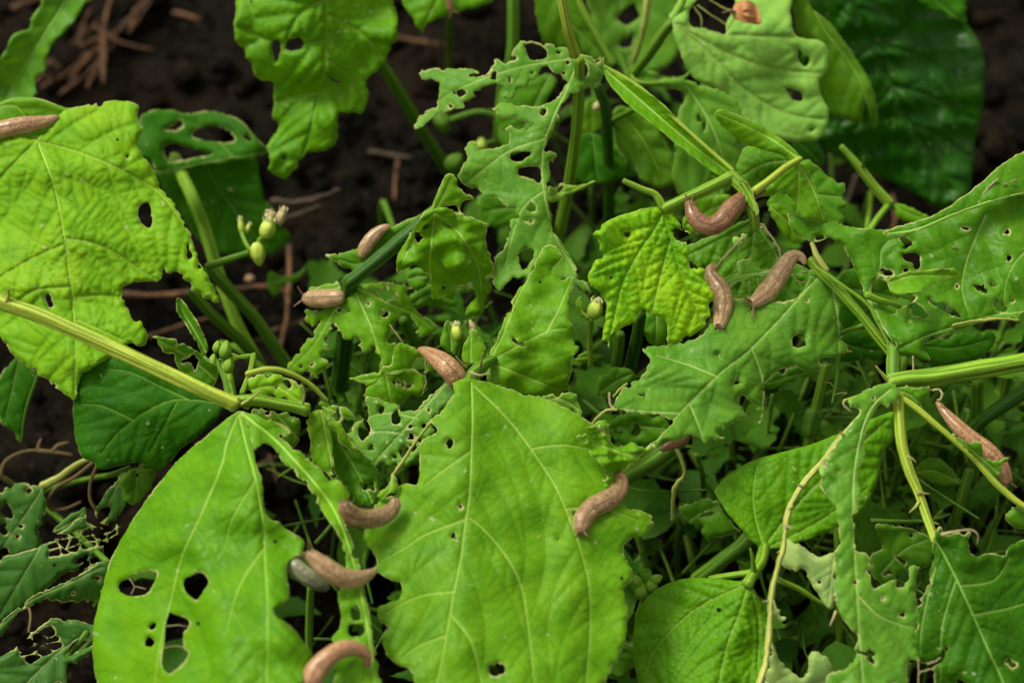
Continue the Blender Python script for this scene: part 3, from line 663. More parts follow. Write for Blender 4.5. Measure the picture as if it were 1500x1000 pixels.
# --- PF: centre right
leaf('L17', PF, [(870,340),(884,329),(899,320),(936,308),(963,303),(976,308),(991,305),(989,315),(996,328),(1012,343),(999,338),(989,334),(986,339),(990,352),(1007,357),(1011,365),(1009,378),(1013,393),(1030,393),(1038,417),(1046,435),(1039,445),(1041,461),(1035,474),(1020,487),(999,500),(979,505),(977,480),(969,466),(952,458),(940,454),(935,466),(907,483),(894,493),(893,512),(890,500),(882,498),(885,476),(889,449),(880,429),(862,413),(867,391),(877,371),(877,354),(868,344)],
     [[(972,312),(981,344),(996,396),(1012,440),(1030,474)],[(968,316),(955,340),(938,364),(911,415),(897,473),(890,500)],[(982,348),(965,410),(955,455)]], .695, 'gold', [[(914,342),(919,339),(924,343),(919,347)],[(892,404),(898,406),(895,410)]], (-.003,-.002), (960,400), quilt=.0019, rag=.7, sp2=19, sp3=11, gloss=.4, wave=.003, fold=-.006, chew=.5, s=2.8, q3=.75)
leaf('L28', PF, [(885,97),(902,107),(936,127),(970,151),(1004,188),(1038,216),(1076,250),(1064,261),(1038,248),(1004,221),(970,194),(936,167),(912,146),(888,116)], [[(888,104),(930,140),(985,188),(1030,225),(1068,254)]], .722, 'bright', grad=(-.012,-.004), fold=-.10, rag=.4, quilt=.0006, ribw=1.2, chew=.4, gen3=False, sp2=16, bites=0)
tube('midrib_ridge', PF, [(886,98,.74),(936,127,.728),(1004,188,.71),(1074,250,.697)], 5, 'yellow', 0)
tube('petiole', PF, [(974,306,.693),(1000,293,.690),(1035,277,.690),(1070,260,.693)], 14, 'green', 4, .1, wend=16, swell=.15)
tube('cut_stub', PF, [(972,304,.694),(960,285,.694),(940,277,.694),(914,265,.694)], 12, 'green', 3, wend=8)
tube('petiole', PF, [(1070,258,.694),(1090,278,.690),(1102,305,.688),(1106,335,.692)], 18, 'green', 4, .12, wend=13)
leaf('L68', PF, [(1082,262),(1095,268),(1104,285),(1112,305),(1108,315),(1098,300),(1088,285)], [[(1085,265),(1098,285),(1108,310)]], .683, 'fresh', gen3=False, rag=1.3, quilt=.0003)
tube('bare_rib', PF, [(1106,280,.687),(1130,262,.69),(1150,246,.695),(1172,233,.70)], 12, 'yellow', 4, .08, wend=9)
leaf('L25a', PF, [(1048,165),(1058,160),(1089,172),(1123,189),(1157,213),(1174,232),(1165,240),(1150,230),(1116,219),(1089,210),(1065,191),(1050,174)], [[(1172,234),(1130,204),(1090,184),(1052,167)]], .712, 'fresh', grad=(.002,0), fold=.04, chew=.5, sp2=14, rag=.5, quilt=.0008)
leaf('L25b', PF, [(1110,285),(1130,264),(1150,247),(1166,237),(1180,242),(1190,262),(1200,286),(1214,325),(1190,323),(1166,314),(1156,290),(1146,276),(1132,286)], [[(1170,238),(1170,275),(1168,312)],[(1170,240),(1190,275),(1205,318)]], .715, 'fresh', grad=(.004,.006), chew=.3, sp2=18, quilt=.0012)
leaf('L25c', PF, [(1078,250),(1085,225),(1098,212),(1112,210),(1130,216),(1155,228),(1162,238),(1140,252),(1118,268),(1100,285),(1088,270)], [[(1160,236),(1120,240),(1085,260)]], .728, 'mid', fold=.03, chew=.3, sp2=14)
leaf('L18', PF, [(1005,362),(1046,344),(1095,321),(1106,323),(1116,331),(1139,360),(1150,380),(1185,395),(1190,425),(1160,450),(1080,450),(1050,440),(1030,410),(1020,390),(1009,378)], [[(1106,325),(1100,370),(1080,430)],[(1105,326),(1055,350),(1012,372)],[(1108,328),(1140,375),(1175,420)]], .738, 'mid', grad=(0,-.004), quilt=.0016, sp2=18, wave=.003, rag=.6, q3=.75, auto=1)
tube('bare_rib', PF, [(1048,392,.70),(1062,375,.705),(1080,356,.712),(1094,344,.718)], 3, 'dry', 0)
leaf('L18b', PF, [(1074,350),(1082,343),(1092,344),(1093,354),(1086,362),(1076,361)], [[(1076,360),(1084,352),(1092,345)]], .717, 'pale', gen3=False, fold=.05)
strand(PF, [(1106,331),(1118,329),(1128,345),(1140,362),(1143,375),(1142,385)], 3.2, 'dry', d=.716)
leaf('L27', PF, [(963,119),(1000,116),(1045,130),(1075,145),(1088,163),(1090,200),(1085,240),(1075,262),(1060,290),(1030,310),(1000,290),(985,262),(988,225),(993,165),(1003,150),(1000,135)], [[(1005,125),(1040,180),(1060,240),(1055,285)]], .80, 'teal', grad=(0,.004), s=4, gen3=False, chew=.5, auto=2, bites=8)
leaf('L50', PF, [(900,160),(925,160),(963,190),(988,235),(986,268),(965,275),(940,262),(925,235),(905,215)], [[(915,170),(945,210),(970,262)]], .83, 'olive', s=4, gen3=False, chew=.4)
leaf('L18c', PF, [(1010,300),(1040,288),(1075,285),(1085,300),(1075,320),(1045,335),(1020,345),(1000,335)], [[(1005,330),(1045,305),(1082,295)]], .742, 'fresh', gen3=False, chew=.3)
leaf('L26', PF, [(1125,290),(1178,235),(1212,258),(1236,269),(1238,289),(1236,325),(1222,345),(1180,345),(1140,330)], [[(1150,285),(1190,285),(1234,290)]], .76, 'mid', gen3=False, chew=.4)
leaf('L26b', PF, [(1125,300),(1148,300),(1175,325),(1185,350),(1160,355),(1135,325)], [[(1128,303),(1150,322),(1178,350)]], .735, 'fresh', gen3=False, chew=.3)
leaf('L48', PF, [(848,200),(868,195),(895,211),(916,238),(919,260),(902,264),(878,270),(851,267),(834,254),(838,225)], [[(868,198),(872,230),(876,266)]], .85, 'dark', gen3=False, s=4, chew=.2)
tube('stem', PF, [(875,126,.80),(886,155,.81),(890,204,.835),(892,260,.86),(893,320,.90)], 15, 'dark', 4, .06)
to_ground('stem', PF, 893, 318, .90, 13, 'dark'); to_ground('stem', PF, 1070, 262, .698, 15, 'green'); to_ground('petiole', PF, 1000, 120, .80, 10, 'mid')
tube('stalk', PF, [(892,180,.83),(910,170,.82),(930,160,.81)], 8, 'mid', 3)

# --- PG: right
leaf('L16', PG, [(940,509),(975,506),(1000,500),(1030,490),(1045,460),(1055,430),(1061,409),(1080,399),(1080,383),(1098,379),(1106,388),(1116,396),(1129,393),(1160,397),(1200,394),(1215,400),(1232,422),(1240,435),(1236,446),(1229,466),(1234,480),(1230,493),(1244,508),(1248,516),(1233,518),(1227,524),(1203,524),(1201,532),(1203,541),(1186,547),(1166,537),(1142,542),(1123,558),(1119,568),(1120,585),(1117,612),(1112,620),(1108,598),(1087,581),(1084,592),(1096,613),(1084,612),(1070,622),(1054,631),(1062,641),(1044,646),(1033,651),(1025,641),(1006,638),(989,646),(972,645),(960,658),(940,670),(930,672),(950,652),(965,640),(981,623),(976,612),(935,604),(901,599),(904,582),(918,565),(943,548),(948,537),(952,526)],
     [[(1200,403),(1166,442),(1101,510),(1050,551),(996,605),(965,643),(936,668)],[(1101,510),(1113,541),(1118,568),(1116,610)],[(1217,412),(1227,466),(1229,515)],[(1050,551),(1010,535),(960,520)],[(996,605),(950,603),(908,598)],[(1190,405),(1140,398),(1090,403),(1064,412)],[(1010,592),(1020,615),(1032,648)]],
     .690, 'teal', [[(1072,419),(1098,410),(1126,404),(1158,402),(1184,402),(1181,417),(1163,438),(1126,441),(1100,435),(1074,436)]], (.006,-.014), (1100,510), fold=.012, rag=.8, quilt=.0014, wave=.0035, gloss=.36, sp2=30, sp3=14, ribw=1.2, auto=5)
for q in ([(1145,410),(1152,424),(1158,436)], [(1160,404),(1172,414),(1182,412)], [(1098,412),(1097,424),(1100,434)], [(1110,408),(1112,420)]): strand(PG, q, 1.8, 'dry', d=ld('L16',1130,420))
tube('bare_rib', PG, [(1228,510,.712),(1228,535,.712),(1225,560,.711),(1219,590,.71)], 7, 'green', 3, wend=3)
for q in ([(1204,532),(1215,533),(1224,538)], [(1208,560),(1217,561),(1220,566)], [(1221,578),(1232,575),(1241,576)], [(1118,600),(1122,590),(1121,582)], [(1095,610),(1108,614),(1116,612)]): strand(PG, q, 1.6, 'dry', d=.709)
leaf('L13', PG, [(845,640),(860,628),(880,616),(890,620),(893,640),(905,652),(925,650),(945,655),(958,645),(962,652),(945,668),(915,690),(903,700),(895,708),(888,714),(884,706),(888,696),(880,680),(865,665),(855,652)], [[(958,650),(930,674),(900,702)],[(935,668),(900,660),(860,642)]], .646, 'fresh', (), (.004,-.004), rag=1.5, quilt=.0020, wave=.003, wl=40, spots=[(855,644,4),(870,655,3),(884,632,3.5),(878,668,2.5)], sp2=10, sp3=7, s=2.4, res=2)
strand(PG, [(899,600,.668),(893,590,.669),(892,575,.67)], 4, 'dry'); strand(PG, [(898,580,.668),(908,570,.668),(918,562,.67)], 4, 'bare')
tube('bare_rib', PG, [(903,600,.667),(888,600,.668),(877,610,.668),(866,622,.67)], 5, 'bare', 0, wend=3)
leaf('L19', PG, [(1313,517),(1302,493),(1281,466),(1268,440),(1261,415),(1251,391),(1239,367),(1230,355),(1210,352),(1193,354),(1181,352),(1166,344),(1159,333),(1155,313),(1182,318),(1212,322),(1250,333),(1297,336),(1331,332),(1372,320),(1406,305),(1440,292),(1500,280),(1580,270),(1580,440),(1500,457),(1492,469),(1458,469),(1424,476),(1390,490),(1353,503),(1363,527),(1342,525),(1325,521)],
     [[(1318,511),(1356,493),(1407,476),(1458,461),(1500,456),(1570,440)],[(1444,315),(1424,361),(1412,398),(1410,429),(1420,462)],[(1272,432),(1288,398),(1292,364),(1308,350)],[(1271,435),(1290,470),(1312,510)],[(1560,330),(1500,370),(1475,410),(1470,455)]],
     .700, 'mid', [[(1322,374),(1332,371),(1347,374),(1346,393),(1339,393),(1337,386),(1325,381)],[(1288,395),(1295,393),(1308,400),(1302,403),(1288,401)],[(1361,439),(1370,442),(1390,447),(1409,464),(1400,464),(1383,456),(1366,447)],[(1454,440),(1461,439),(1475,449),(1473,456),(1461,454),(1454,447)],[(1426,420),(1432,417),(1446,425),(1444,430),(1434,427)],[(1329,447),(1339,444),(1353,452),(1356,466),(1342,463),(1332,456)],[(1281,412),(1298,412),(1308,425),(1322,432),(1342,435),(1329,446),(1302,456),(1285,446),(1277,432)],[(1408,332),(1416,333),(1420,336),(1413,337)],[(1194,345),(1205,344),(1206,350),(1197,351)]], (-.002,-.012), (1350,420), rag=.7, quilt=.0011, wave=.004, wl=130, gloss=.36, sp2=34, spots=[(1327,396,3.5),(1483,440,2.5),(1440,420,2.5),(1357,462,2.5),(1310,455,3),(1332,470,2.5)], fold=.004, auto=10)
for q in ([(1370,364),(1380,365)], [(1395,361),(1402,361)], [(1410,364),(1416,365)]): strand(PG, q, 2.5, 'dry', d=ld('L19',1390,363)-.0015)
tube('bare_rib', PG, [(1315,512,.694),(1340,500,.693),(1375,484,.692),(1410,473,.691),(1460,467,.690),(1492,469,.690)], 7, 'bare', 4, wend=3)
leaf('L20', PH, [(1294,340),(1331,327),(1365,316),(1399,296),(1440,265),(1467,241),(1500,221),(1570,180),(1570,262),(1500,284),(1461,294),(1406,313),(1372,327),(1335,341),(1310,348)], [[(1300,344),(1345,336),(1400,313),(1460,292),(1500,282),(1560,263)]], .700, 'mid', (), (.004,-.020), fold=.01, rag=.5, wave=.002, gloss=.40, sp2=26, ribw=1.8, auto=1)
for q in ([(1441,284),(1450,272),(1462,262)], [(1470,271),(1476,268)], [(1480,266),(1488,263)]): strand(PH, q, 3, 'dry', d=ld('L20',1460,272)-.0014)
leaf('L21', PG, [(1300,412),(1322,400),(1360,395),(1395,393),(1403,406),(1376,412),(1349,426),(1312,431)], [[(1302,414),(1340,404),(1402,405)]], .685, 'fresh', fold=-.06, rag=.5, sp2=16, chew=.8)
tube('bare_rib', PG, [(1270,432,.693),(1290,440,.694),(1312,446,.697),(1330,455,.70)], 11, 'green', 3, wend=6)
tube('bare_rib', PG, [(1303,412,.69),(1308,424,.69),(1314,434,.692)], 8, 'pale' if False else 'green', 3)
tube('petiole', PG, [(1189,382,.712),(1200,395,.709),(1225,420,.704),(1262,462,.698),(1290,498,.695),(1306,518,.694)], 15, 'green', 3, .22, 24, wend=12)
tube('bare_rib', PG, [(1197,392,.702),(1230,415,.698),(1270,445,.695),(1285,470,.693),(1308,515,.690)], 5, 'green', 0, wend=6)
tube('bare_rib', PG, [(1189,356,.706),(1195,372,.705),(1205,388,.704),(1212,396,.704)], 6, 'bare', 3, wend=10)
tube('stalk_joint', PG, [(1309,508,.692),(1308,530,.686),(1308,550,.682),(1310,568,.676)], 20, 'mid', 5, .06, 24, swell=.25)
tube('petiole', PG, [(1306,561,.676),(1330,556,.676),(1365,553,.677),(1430,542,.679),(1500,530,.682),(1570,518,.685)], 24, 'green', 4, .17, 28, swell=.12)
strand(PG, [(1337,522),(1338,535),(1339,548)], 2.6, 'dry', d=.680)
tube('torn_rib', PG, [(1302,558,.676),(1292,547,.674),(1283,536,.672)], 7, 'bare', 0, wend=2.5)
tube('torn_rib', PG, [(1302,566,.67),(1280,572,.668),(1258,580,.668),(1238,586,.67)], 7, 'yellow', 0, wend=4); tube('torn_rib', PG, [(1238,585,.67),(1235,590,.67),(1240,598,.67),(1246,603,.67)], 4, 'dry', 0, wend=3)
leaf('L37', PG, [(1240,588),(1254,579),(1288,563),(1310,562),(1320,580),(1318,592),(1308,592),(1297,597),(1285,600),(1271,622),(1266,655),(1267,667),(1256,695),(1260,723),(1253,751),(1253,804),(1269,809),(1276,825),(1274,839),(1281,860),(1309,848),(1316,856),(1330,850),(1333,830),(1347,830),(1341,850),(1341,874),(1346,900),(1342,930),(1347,966),(1331,967),(1329,1000),(1329,1075),(1220,1075),(1210,995),(1239,979),(1250,955),(1256,930),(1246,920),(1229,895),(1221,864),(1225,846),(1221,814),(1228,800),(1228,765),(1218,734),(1200,709),(1204,685),(1215,662),(1240,629),(1258,605),(1250,595)],
     [[(1305,570),(1275,600),(1258,650),(1250,710),(1251,780),(1254,850),(1259,930),(1264,1000),(1266,1060)],[(1255,870),(1285,900),(1320,915),(1342,920)]],
     .628, 'teal', (), (.004,-.012), (1310,850), fold=.006, rag=.9, quilt=.0011, wave=.0012, wl=110, gloss=.35, sp2=26, spots=[(1322,900,3.5),(1293,876,2)], ribw=1.3, bend=((1310,620,0,-1,.004),), auto=6, chew=1.15)
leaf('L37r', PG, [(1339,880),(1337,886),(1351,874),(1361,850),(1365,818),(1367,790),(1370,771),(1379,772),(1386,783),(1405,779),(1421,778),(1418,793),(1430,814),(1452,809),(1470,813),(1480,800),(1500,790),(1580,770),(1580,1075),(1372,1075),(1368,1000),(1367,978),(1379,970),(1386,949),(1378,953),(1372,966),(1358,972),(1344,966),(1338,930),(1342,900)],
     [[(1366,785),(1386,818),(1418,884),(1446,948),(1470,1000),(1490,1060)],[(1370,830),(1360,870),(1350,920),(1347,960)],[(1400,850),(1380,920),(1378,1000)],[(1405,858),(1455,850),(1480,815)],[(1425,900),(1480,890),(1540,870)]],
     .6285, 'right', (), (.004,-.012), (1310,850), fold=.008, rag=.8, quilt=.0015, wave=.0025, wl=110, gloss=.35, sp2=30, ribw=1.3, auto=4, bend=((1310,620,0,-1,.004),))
tube('bare_rib', PG, [(1300,580,.668),(1268,605,.662),(1235,638,.656),(1204,678,.650),(1176,710,.646),(1158,741,.644),(1151,772,.642),(1148,800,.640),(1137,839,.636),(1130,874,.632),(1127,916,.628),(1123,965,.622),(1113,1000,.618),(1100,1050,.612)], 8, 'bare', 3, .14, wend=8)
tube('bare_rib', PG, [(1316,578,.668),(1318,620,.664),(1322,655,.660),(1332,690,.656),(1345,720,.653),(1358,758,.648),(1370,792,.640)], 17, 'yellow', 4, .08, 20, wend=11)
for a in ([(1344,722),(1356,722),(1362,723)], [(1346,735),(1341,742),(1332,750)], [(1330,668),(1337,672),(1342,677)], [(1366,765),(1375,768)]): tube('thorn', PG, [(x,y,.650) for x,y in a], 5, 'bare', 0, 0, 8, wend=1.5)
tube('bare_rib', PG, [(1318,581,.668),(1342,597,.664),(1376,626,.658),(1424,668,.653),(1452,700,.650),(1475,722,.648),(1500,741,.645),(1560,775,.64)], 9, 'yellow', 3, .1, wend=9)
leaf('L69', PG, [(1314,568),(1340,567),(1369,571),(1354,582),(1350,592),(1352,602),(1340,596),(1324,584)], [[(1316,572),(1335,580),(1350,596)]], .667, 'mid', gen3=False, fold=.03)
tube('tendril', PG, [(1366,571,.668),(1376,570,.667),(1381,577,.666),(1378,585,.666),(1373,586,.667)], 3.5, 'dry', 0)
leaf('L70', PG, [(1395,636),(1410,644),(1420,648),(1437,646),(1440,660),(1450,672),(1462,674),(1478,670),(1470,685),(1464,697),(1455,695),(1440,680),(1420,662)], [[(1398,640),(1430,665),(1462,692)]], .650, 'mid', gen3=False, rag=1.0)
leaf('L71', PG, [(1485,740),(1500,742),(1560,760),(1560,785),(1500,776),(1480,768),(1473,757)], [[(1490,742),(1515,758),(1550,775)]], .652, 'mid', gen3=False)
tube('curl', PG, [(1380,783,.630),(1405,777,.626),(1425,776,.624),(1433,785,.624),(1431,797,.626)], 4.5, 'dry', 0, wend=2)
for a in ([(1345,966),(1346,985),(1345,1010)], [(1358,972),(1370,968),(1378,962)], [(1346,985),(1360,980),(1368,978)]): strand(PG, a, 2.4, 'dry', d=.612)
for i_, (x_, y_, dx_, dy_) in enumerate(((1176,712,-9,-3), (1160,742,-6,4), (1152,770,9,4), (1146,806,-8,3), (1136,842,8,6), (1129,885,8,3), (1128,915,-7,4), (1123,960,8,-6), (1205,676,8,8), (1236,638,-6,-6))):
    tube('torn_edge', PG, [(x_,y_,.640),(x_+dx_*.6,y_+dy_*.6,.639),(x_+dx_,y_+dy_,.638)], 6, 'bare' if i_ % 2 else 'dry', 0, 0, 8, 3, wend=1.5)
leaf('L38d', PG, [(1206,672),(1218,662),(1230,655),(1236,670),(1226,684),(1216,690),(1206,700),(1200,690)], [[(1206,676),(1218,676),(1230,662)]], .648, 'pale', gen3=False, res=1, rag=1.1)
leaf('L38a', PG, [(1150,790),(1172,797),(1197,814),(1224,811),(1226,850),(1221,890),(1207,884),(1193,863),(1180,842),(1146,828)], [[(1222,816),(1218,850),(1214,886)]], .646, 'under', gen3=False, fold=.02, grad=(-.004,0), spots=[(1200,852,2)], sp2=16)
leaf('L38b', PG, [(1130,940),(1141,965),(1165,986),(1183,986),(1185,961),(1193,953),(1207,958),(1218,975),(1224,992),(1228,1010),(1222,1060),(1110,1060),(1120,1000),(1125,970)], [[(1122,1000),(1160,1010),(1220,1030)]], .632, 'under', gen3=False, wave=.001)
leaf('L38c', PG, [(1131,872),(1137,890),(1146,895),(1152,905),(1146,910),(1136,905),(1128,900)], [[(1131,875),(1138,893),(1148,905)]], .630, 'under', gen3=False)
tube('torn_rib', PG, [(1130,878,.632),(1122,880,.63),(1117,880,.63)], 5, 'dry', 0, wend=2); tube('torn_rib', PG, [(1225,895,.63),(1220,905,.63),(1216,916,.63)], 5, 'dry', 0, wend=2)
tube('torn_rib', PG, [(1142,850,.64),(1170,862,.645),(1195,878,.648),(1213,888,.65)], 9, 'green', 3, wend=6)
leaf('L58', PG, [(1215,445),(1250,440),(1270,460),(1302,510),(1305,525),(1270,528),(1232,528),(1222,490)], [[(1222,490),(1255,484),(1295,480)],[(1225,500),(1260,510),(1300,515)]], .742, 'dark', gen3=False, chew=.3)
tube('bare_rib', PG, [(1231,488,.728),(1245,483,.724),(1260,478,.722),(1275,474,.722)], 7, 'green', 3)
leaf('L59', PG, [(1350,505),(1410,488),(1455,486),(1452,510),(1430,527),(1390,534),(1362,530)], [[(1355,508),(1400,510),(1448,498)]], .76, 'dark', gen3=False, chew=.3)
leaf('L72', PG, [(1200,430),(1240,395),(1300,400),(1340,430),(1320,460),(1260,450),(1220,445)], [[(1210,428),(1260,425),(1330,440)]], .745, 'mid', gen3=False, chew=.2)
leaf('L73', PG, [(1120,560),(1150,540),(1190,538),(1185,552),(1150,562),(1128,570)], [[(1125,562),(1155,552),(1186,545)]], .745, 'mid', gen3=False)
to_ground('stem', PG, 1310, 566, .684, 20, 'green'); to_ground('petiole', PG, 1565, 519, .687, 20, 'green', .52, .52); to_ground('petiole', PG, 1230, 478, .742, 8, 'dark')

# --- PH: top right
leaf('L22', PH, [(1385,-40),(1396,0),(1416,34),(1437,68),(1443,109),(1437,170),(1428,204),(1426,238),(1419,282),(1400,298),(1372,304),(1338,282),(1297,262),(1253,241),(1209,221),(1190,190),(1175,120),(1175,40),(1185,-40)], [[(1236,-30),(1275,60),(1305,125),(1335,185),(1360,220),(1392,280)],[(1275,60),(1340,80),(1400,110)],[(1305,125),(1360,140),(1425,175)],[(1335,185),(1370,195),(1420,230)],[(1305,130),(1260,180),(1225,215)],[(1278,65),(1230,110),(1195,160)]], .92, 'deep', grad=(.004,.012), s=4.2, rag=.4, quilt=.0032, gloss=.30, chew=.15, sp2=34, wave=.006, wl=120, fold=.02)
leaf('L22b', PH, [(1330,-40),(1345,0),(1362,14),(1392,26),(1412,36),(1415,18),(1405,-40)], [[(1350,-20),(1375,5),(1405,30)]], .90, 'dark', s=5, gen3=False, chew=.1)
leaf('L23', PH, [(984,34),(980,24),(994,0),(1005,-40),(1150,-40),(1158,20),(1168,53),(1205,61),(1214,82),(1210,105),(1199,119),(1202,136),(1214,167),(1209,194),(1197,204),(1168,208),(1140,204),(1110,196),(1085,175),(1074,150),(1045,130),(1018,116),(1004,95),(990,61)], [[(984,34),(1038,48),(1106,53),(1160,55),(1204,63)],[(990,38),(1040,80),(1090,130),(1150,165),(1205,175)],[(1000,42),(1060,75),(1130,100),(1205,108)],[(986,30),(1000,5),(1010,-30)],[(1065,50),(1080,25),(1110,-10)]], .815, 'pale', [[(1011,14),(1024,-2),(1050,-8),(1072,-5),(1077,10),(1065,31),(1062,50),(1040,44),(1011,37)],[(1151,129),(1173,136),(1175,148),(1161,146)]], (.002,.004), s=3.8, rag=.6, quilt=.0016, gloss=.42, chew=.5, bend=((1080,53,0,-1,.05),), spots=[(1190,190,3)], auto=1)
for q in ([(1016,10),(1026,24),(1028,40)], [(1022,8),(1045,25),(1064,36)], [(1040,0),(1060,12),(1076,16)]): strand(PH, q, 2.2, 'bare', d=.815)
tube('petiole', PH, [(984,34,.816),(972,48,.822),(950,80,.835),(925,112,.85)], 15, 'mid', 4, .08)
tube('petiole', PH, [(985,30,.815),(1000,5,.812),(1012,-30,.81)], 8, 'green', 3)
leaf('L24', PH, [(1158,-30),(1161,0),(1168,48),(1190,60),(1200,90),(1200,130),(1212,163),(1236,173),(1255,180),(1261,184),(1264,165),(1268,150),(1273,163),(1277,185),(1284,187),(1285,163),(1277,126),(1260,95),(1236,61),(1216,34),(1188,10),(1178,-30)], [[(1178,-20),(1205,40),(1240,85),(1262,125),(1270,150)]], .85, 'olive', s=4, rag=.5, fold=.03, chew=.5, gen3=False)
leaf('L24b', PH, [(1160,200),(1190,205),(1205,220),(1207,240),(1195,248),(1170,235)], [[(1165,205),(1185,222),(1202,240)]], .86, 'dark', s=4, gen3=False, chew=.2)
tube('stalk', PH, [(1268,350,.78),(1282,325,.79),(1303,298,.80)], 9, 'green', 4); tube('leaf_stalk', PH, [(1303,298,.80),(1280,272,.80),(1255,240,.80),(1233,215,.80)], 16, 'green', 3, .15, wend=9)
tube('torn_rib', PH, [(1264,250,.80),(1264,240,.795),(1265,230,.79)], 6, 'green', 0, wend=2)
leaf('L74', PH, [(1303,296),(1325,300),(1350,312),(1362,320),(1350,330),(1325,325),(1312,312)], [[(1304,298),(1330,312),(1358,322)]], .80, 'bright', s=4, gen3=False, chew=.2)
leaf('L45', PI, [(585,-40),(589,0),(602,25),(618,48),(622,40),(640,28),(670,18),(700,10),(723,0),(735,-40)], [[(660,-35),(640,0),(620,40)]], .86, 'bright', s=4, gen3=False, chew=.2)
to_ground('stem', PH, 925, 112, .85, 14, 'mid', *at(930,150,ground_d(930,150))[:2]); to_ground('stem', PH, 1236, -25, .925, 14, 'mid'); to_ground('stem', PH, 1268, 350, .78, 8, 'green', *at(1262,330,ground_d(1262,330))[:2])
to_ground('petiole', PH, 1565, 222, .705, 12, 'green', .55, .75); to_ground('petiole', PH, 1168, -25, .85, 12, 'mid'); to_ground('petiole', PH, 1370, -25, .90, 9, 'mid')

# --- PI, PJ, PM, PN: behind
leaf('L6', PI, [(362,-40),(347,0),(345,20),(343,54),(353,68),(357,83),(369,92),(374,112),(398,122),(401,146),(399,173),(410,180),(398,204),(391,217),(396,238),(394,250),(416,262),(425,255),(442,236),(448,224),(478,221),(493,204),(495,170),(505,165),(517,170),(534,161),(539,136),(543,112),(555,100),(567,82),(580,61),(583,34),(580,14),(573,0),(565,-40)], [[(479,-30),(477,85),(468,136),(451,204),(440,236),(425,252)],[(477,60),(430,68),(395,60),(350,40)],[(468,136),(430,142),(402,150)],[(476,85),(520,120),(535,150)],[(478,20),(530,50),(560,85)],[(478,0),(440,20),(420,55)]], .822, 'bright', [[(401,59),(411,63),(409,82),(404,90),(398,75)],[(425,58),(438,56),(445,65),(438,73),(421,73),(418,65)],[(479,110),(490,116),(500,121),(490,120)]], (.002,.008), s=3.8, rag=.9, quilt=.0026, chew=.35, spots=[(416,231,3)], wave=.006, bites=16)
tube('petiole', PI, [(555,88,.85),(585,135,.875),(620,195,.92),(655,248,.99)], 16, 'mid', 4, .08)
to_ground('stem', PI, 655, 247, .99, 13, 'mid', *at(668,262,ground_d(668,262))[:2]); to_ground('petiole', PI, 660, -30, .862, 10, 'mid'); to_ground('petiole', PI, 479, -30, .825, 12, 'mid', *at(560,30,ground_d(560,30))[:2])
leaf('L4', PJ, [(218,163),(252,161),(272,167),(306,163),(343,172),(360,185),(377,204),(391,216),(391,225),(340,234),(306,239),(265,247),(231,252),(221,238),(205,227),(195,204),(205,175)], [[(391,222),(340,231),(306,237),(265,245),(231,250)],[(340,228),(300,190),(260,170)]], .865, 'dark', [[(282,194),(306,185),(326,187),(340,197),(343,207),(326,209),(290,204)],[(356,196),(365,200),(368,206),(358,204)],[(240,215),(262,212),(290,220),(310,226),(280,232),(248,236)]], (0,-.012), s=3.8, gen3=False, rag=.8, gloss=.5, auto=2)
leaf('L5', PJ, [(225,252),(265,244),(306,236),(370,228),(380,260),(387,290),(400,305),(415,330),(425,345),(412,365),(385,374),(360,378),(330,372),(300,362),(282,340),(262,310),(245,290),(235,268)], [[(300,240),(330,290),(370,340),(400,368)]], .90, 'dark', grad=(0,.01), s=4.2, gen3=False, chew=.1)
tube('petiole', PJ, [(256,232,.885),(263,250,.872),(280,285,.845),(300,335,.85),(320,400,.855),(350,480,.86),(395,560,.87)], 17, 'green', 4, .1)
tube('stem', PJ, [(306,392,.80),(340,429,.81),(374,466,.82),(402,507,.83),(428,545,.84)], 17, 'mid', 4, .08)
tube('stem', PJ, [(280,427,.79),(316,466,.80),(360,507,.82),(400,560,.84)], 15, 'mid', 4, .08)
tube('flower_stalk', PJ, [(304,390,.79),(335,380,.785),(366,370,.78)], 11, 'mid', 3, .06, wend=10)
to_ground('stem', PJ, 397, 558, .87, 14, 'green', *at(400,590,ground_d(400,590))[:2]); to_ground('stem', PJ, 428, 543, .84, 14, 'mid', *at(430,590,ground_d(430,590))[:2]); to_ground('stem', PJ, 400, 558, .84, 13, 'mid', *at(420,600,ground_d(420,600))[:2])
leaf('L75', PJ, [(390,410),(398,398),(412,404),(436,400),(448,388),(444,402),(430,412),(414,418),(404,432),(395,428)], [[(396,415),(420,408),(445,392)]], .93, 'mid', s=4, gen3=False, chew=.1, quilt=.0003)
leaf('L2', PM, [(60,0),(60,8),(46,25),(42,42),(24,48),(15,58),(0,88),(-40,160),(-10,172),(48,147),(53,118),(64,104),(70,80),(80,62),(100,42),(117,22),(125,5),(140,-5),(150,-50),(75,-50)], [[(115,-40),(90,10),(55,65),(10,140)]], .85, 'mid', s=4, gen3=False, chew=.3, fold=-.03, rag=.7, gloss=.4)
to_ground('petiole', PM, 112, -35, .853, 12, 'mid')
leaf('L46', PN, [(783,-40),(783,0),(790,45),(800,65),(840,75),(890,100),(898,92),(882,60),(862,30),(845,0),(835,-40)], [[(805,-30),(825,20),(860,60),(892,95)]], .85, 'olive', s=4, gen3=False, chew=.3, fold=.03)
leaf('L47', PN, [(865,-40),(868,34),(880,60),(902,92),(922,105),(960,105),(990,85),(995,45),(985,-40)], [[(900,-30),(915,30),(930,90)]], .93, 'teal', [[(905,24),(926,7),(936,24),(919,37),(908,34)],[(905,65),(926,51),(926,68),(912,70)]], s=4.5, gen3=False, chew=.5)
tube('stalk', PN, [(951,-20,.89),(943,40,.90),(928,92,.92)], 9, 'bare', 3)
tube('leaf_rib', PN, [(838,-20,.84),(862,30,.842),(898,94,.845)], 10, 'green', 3)
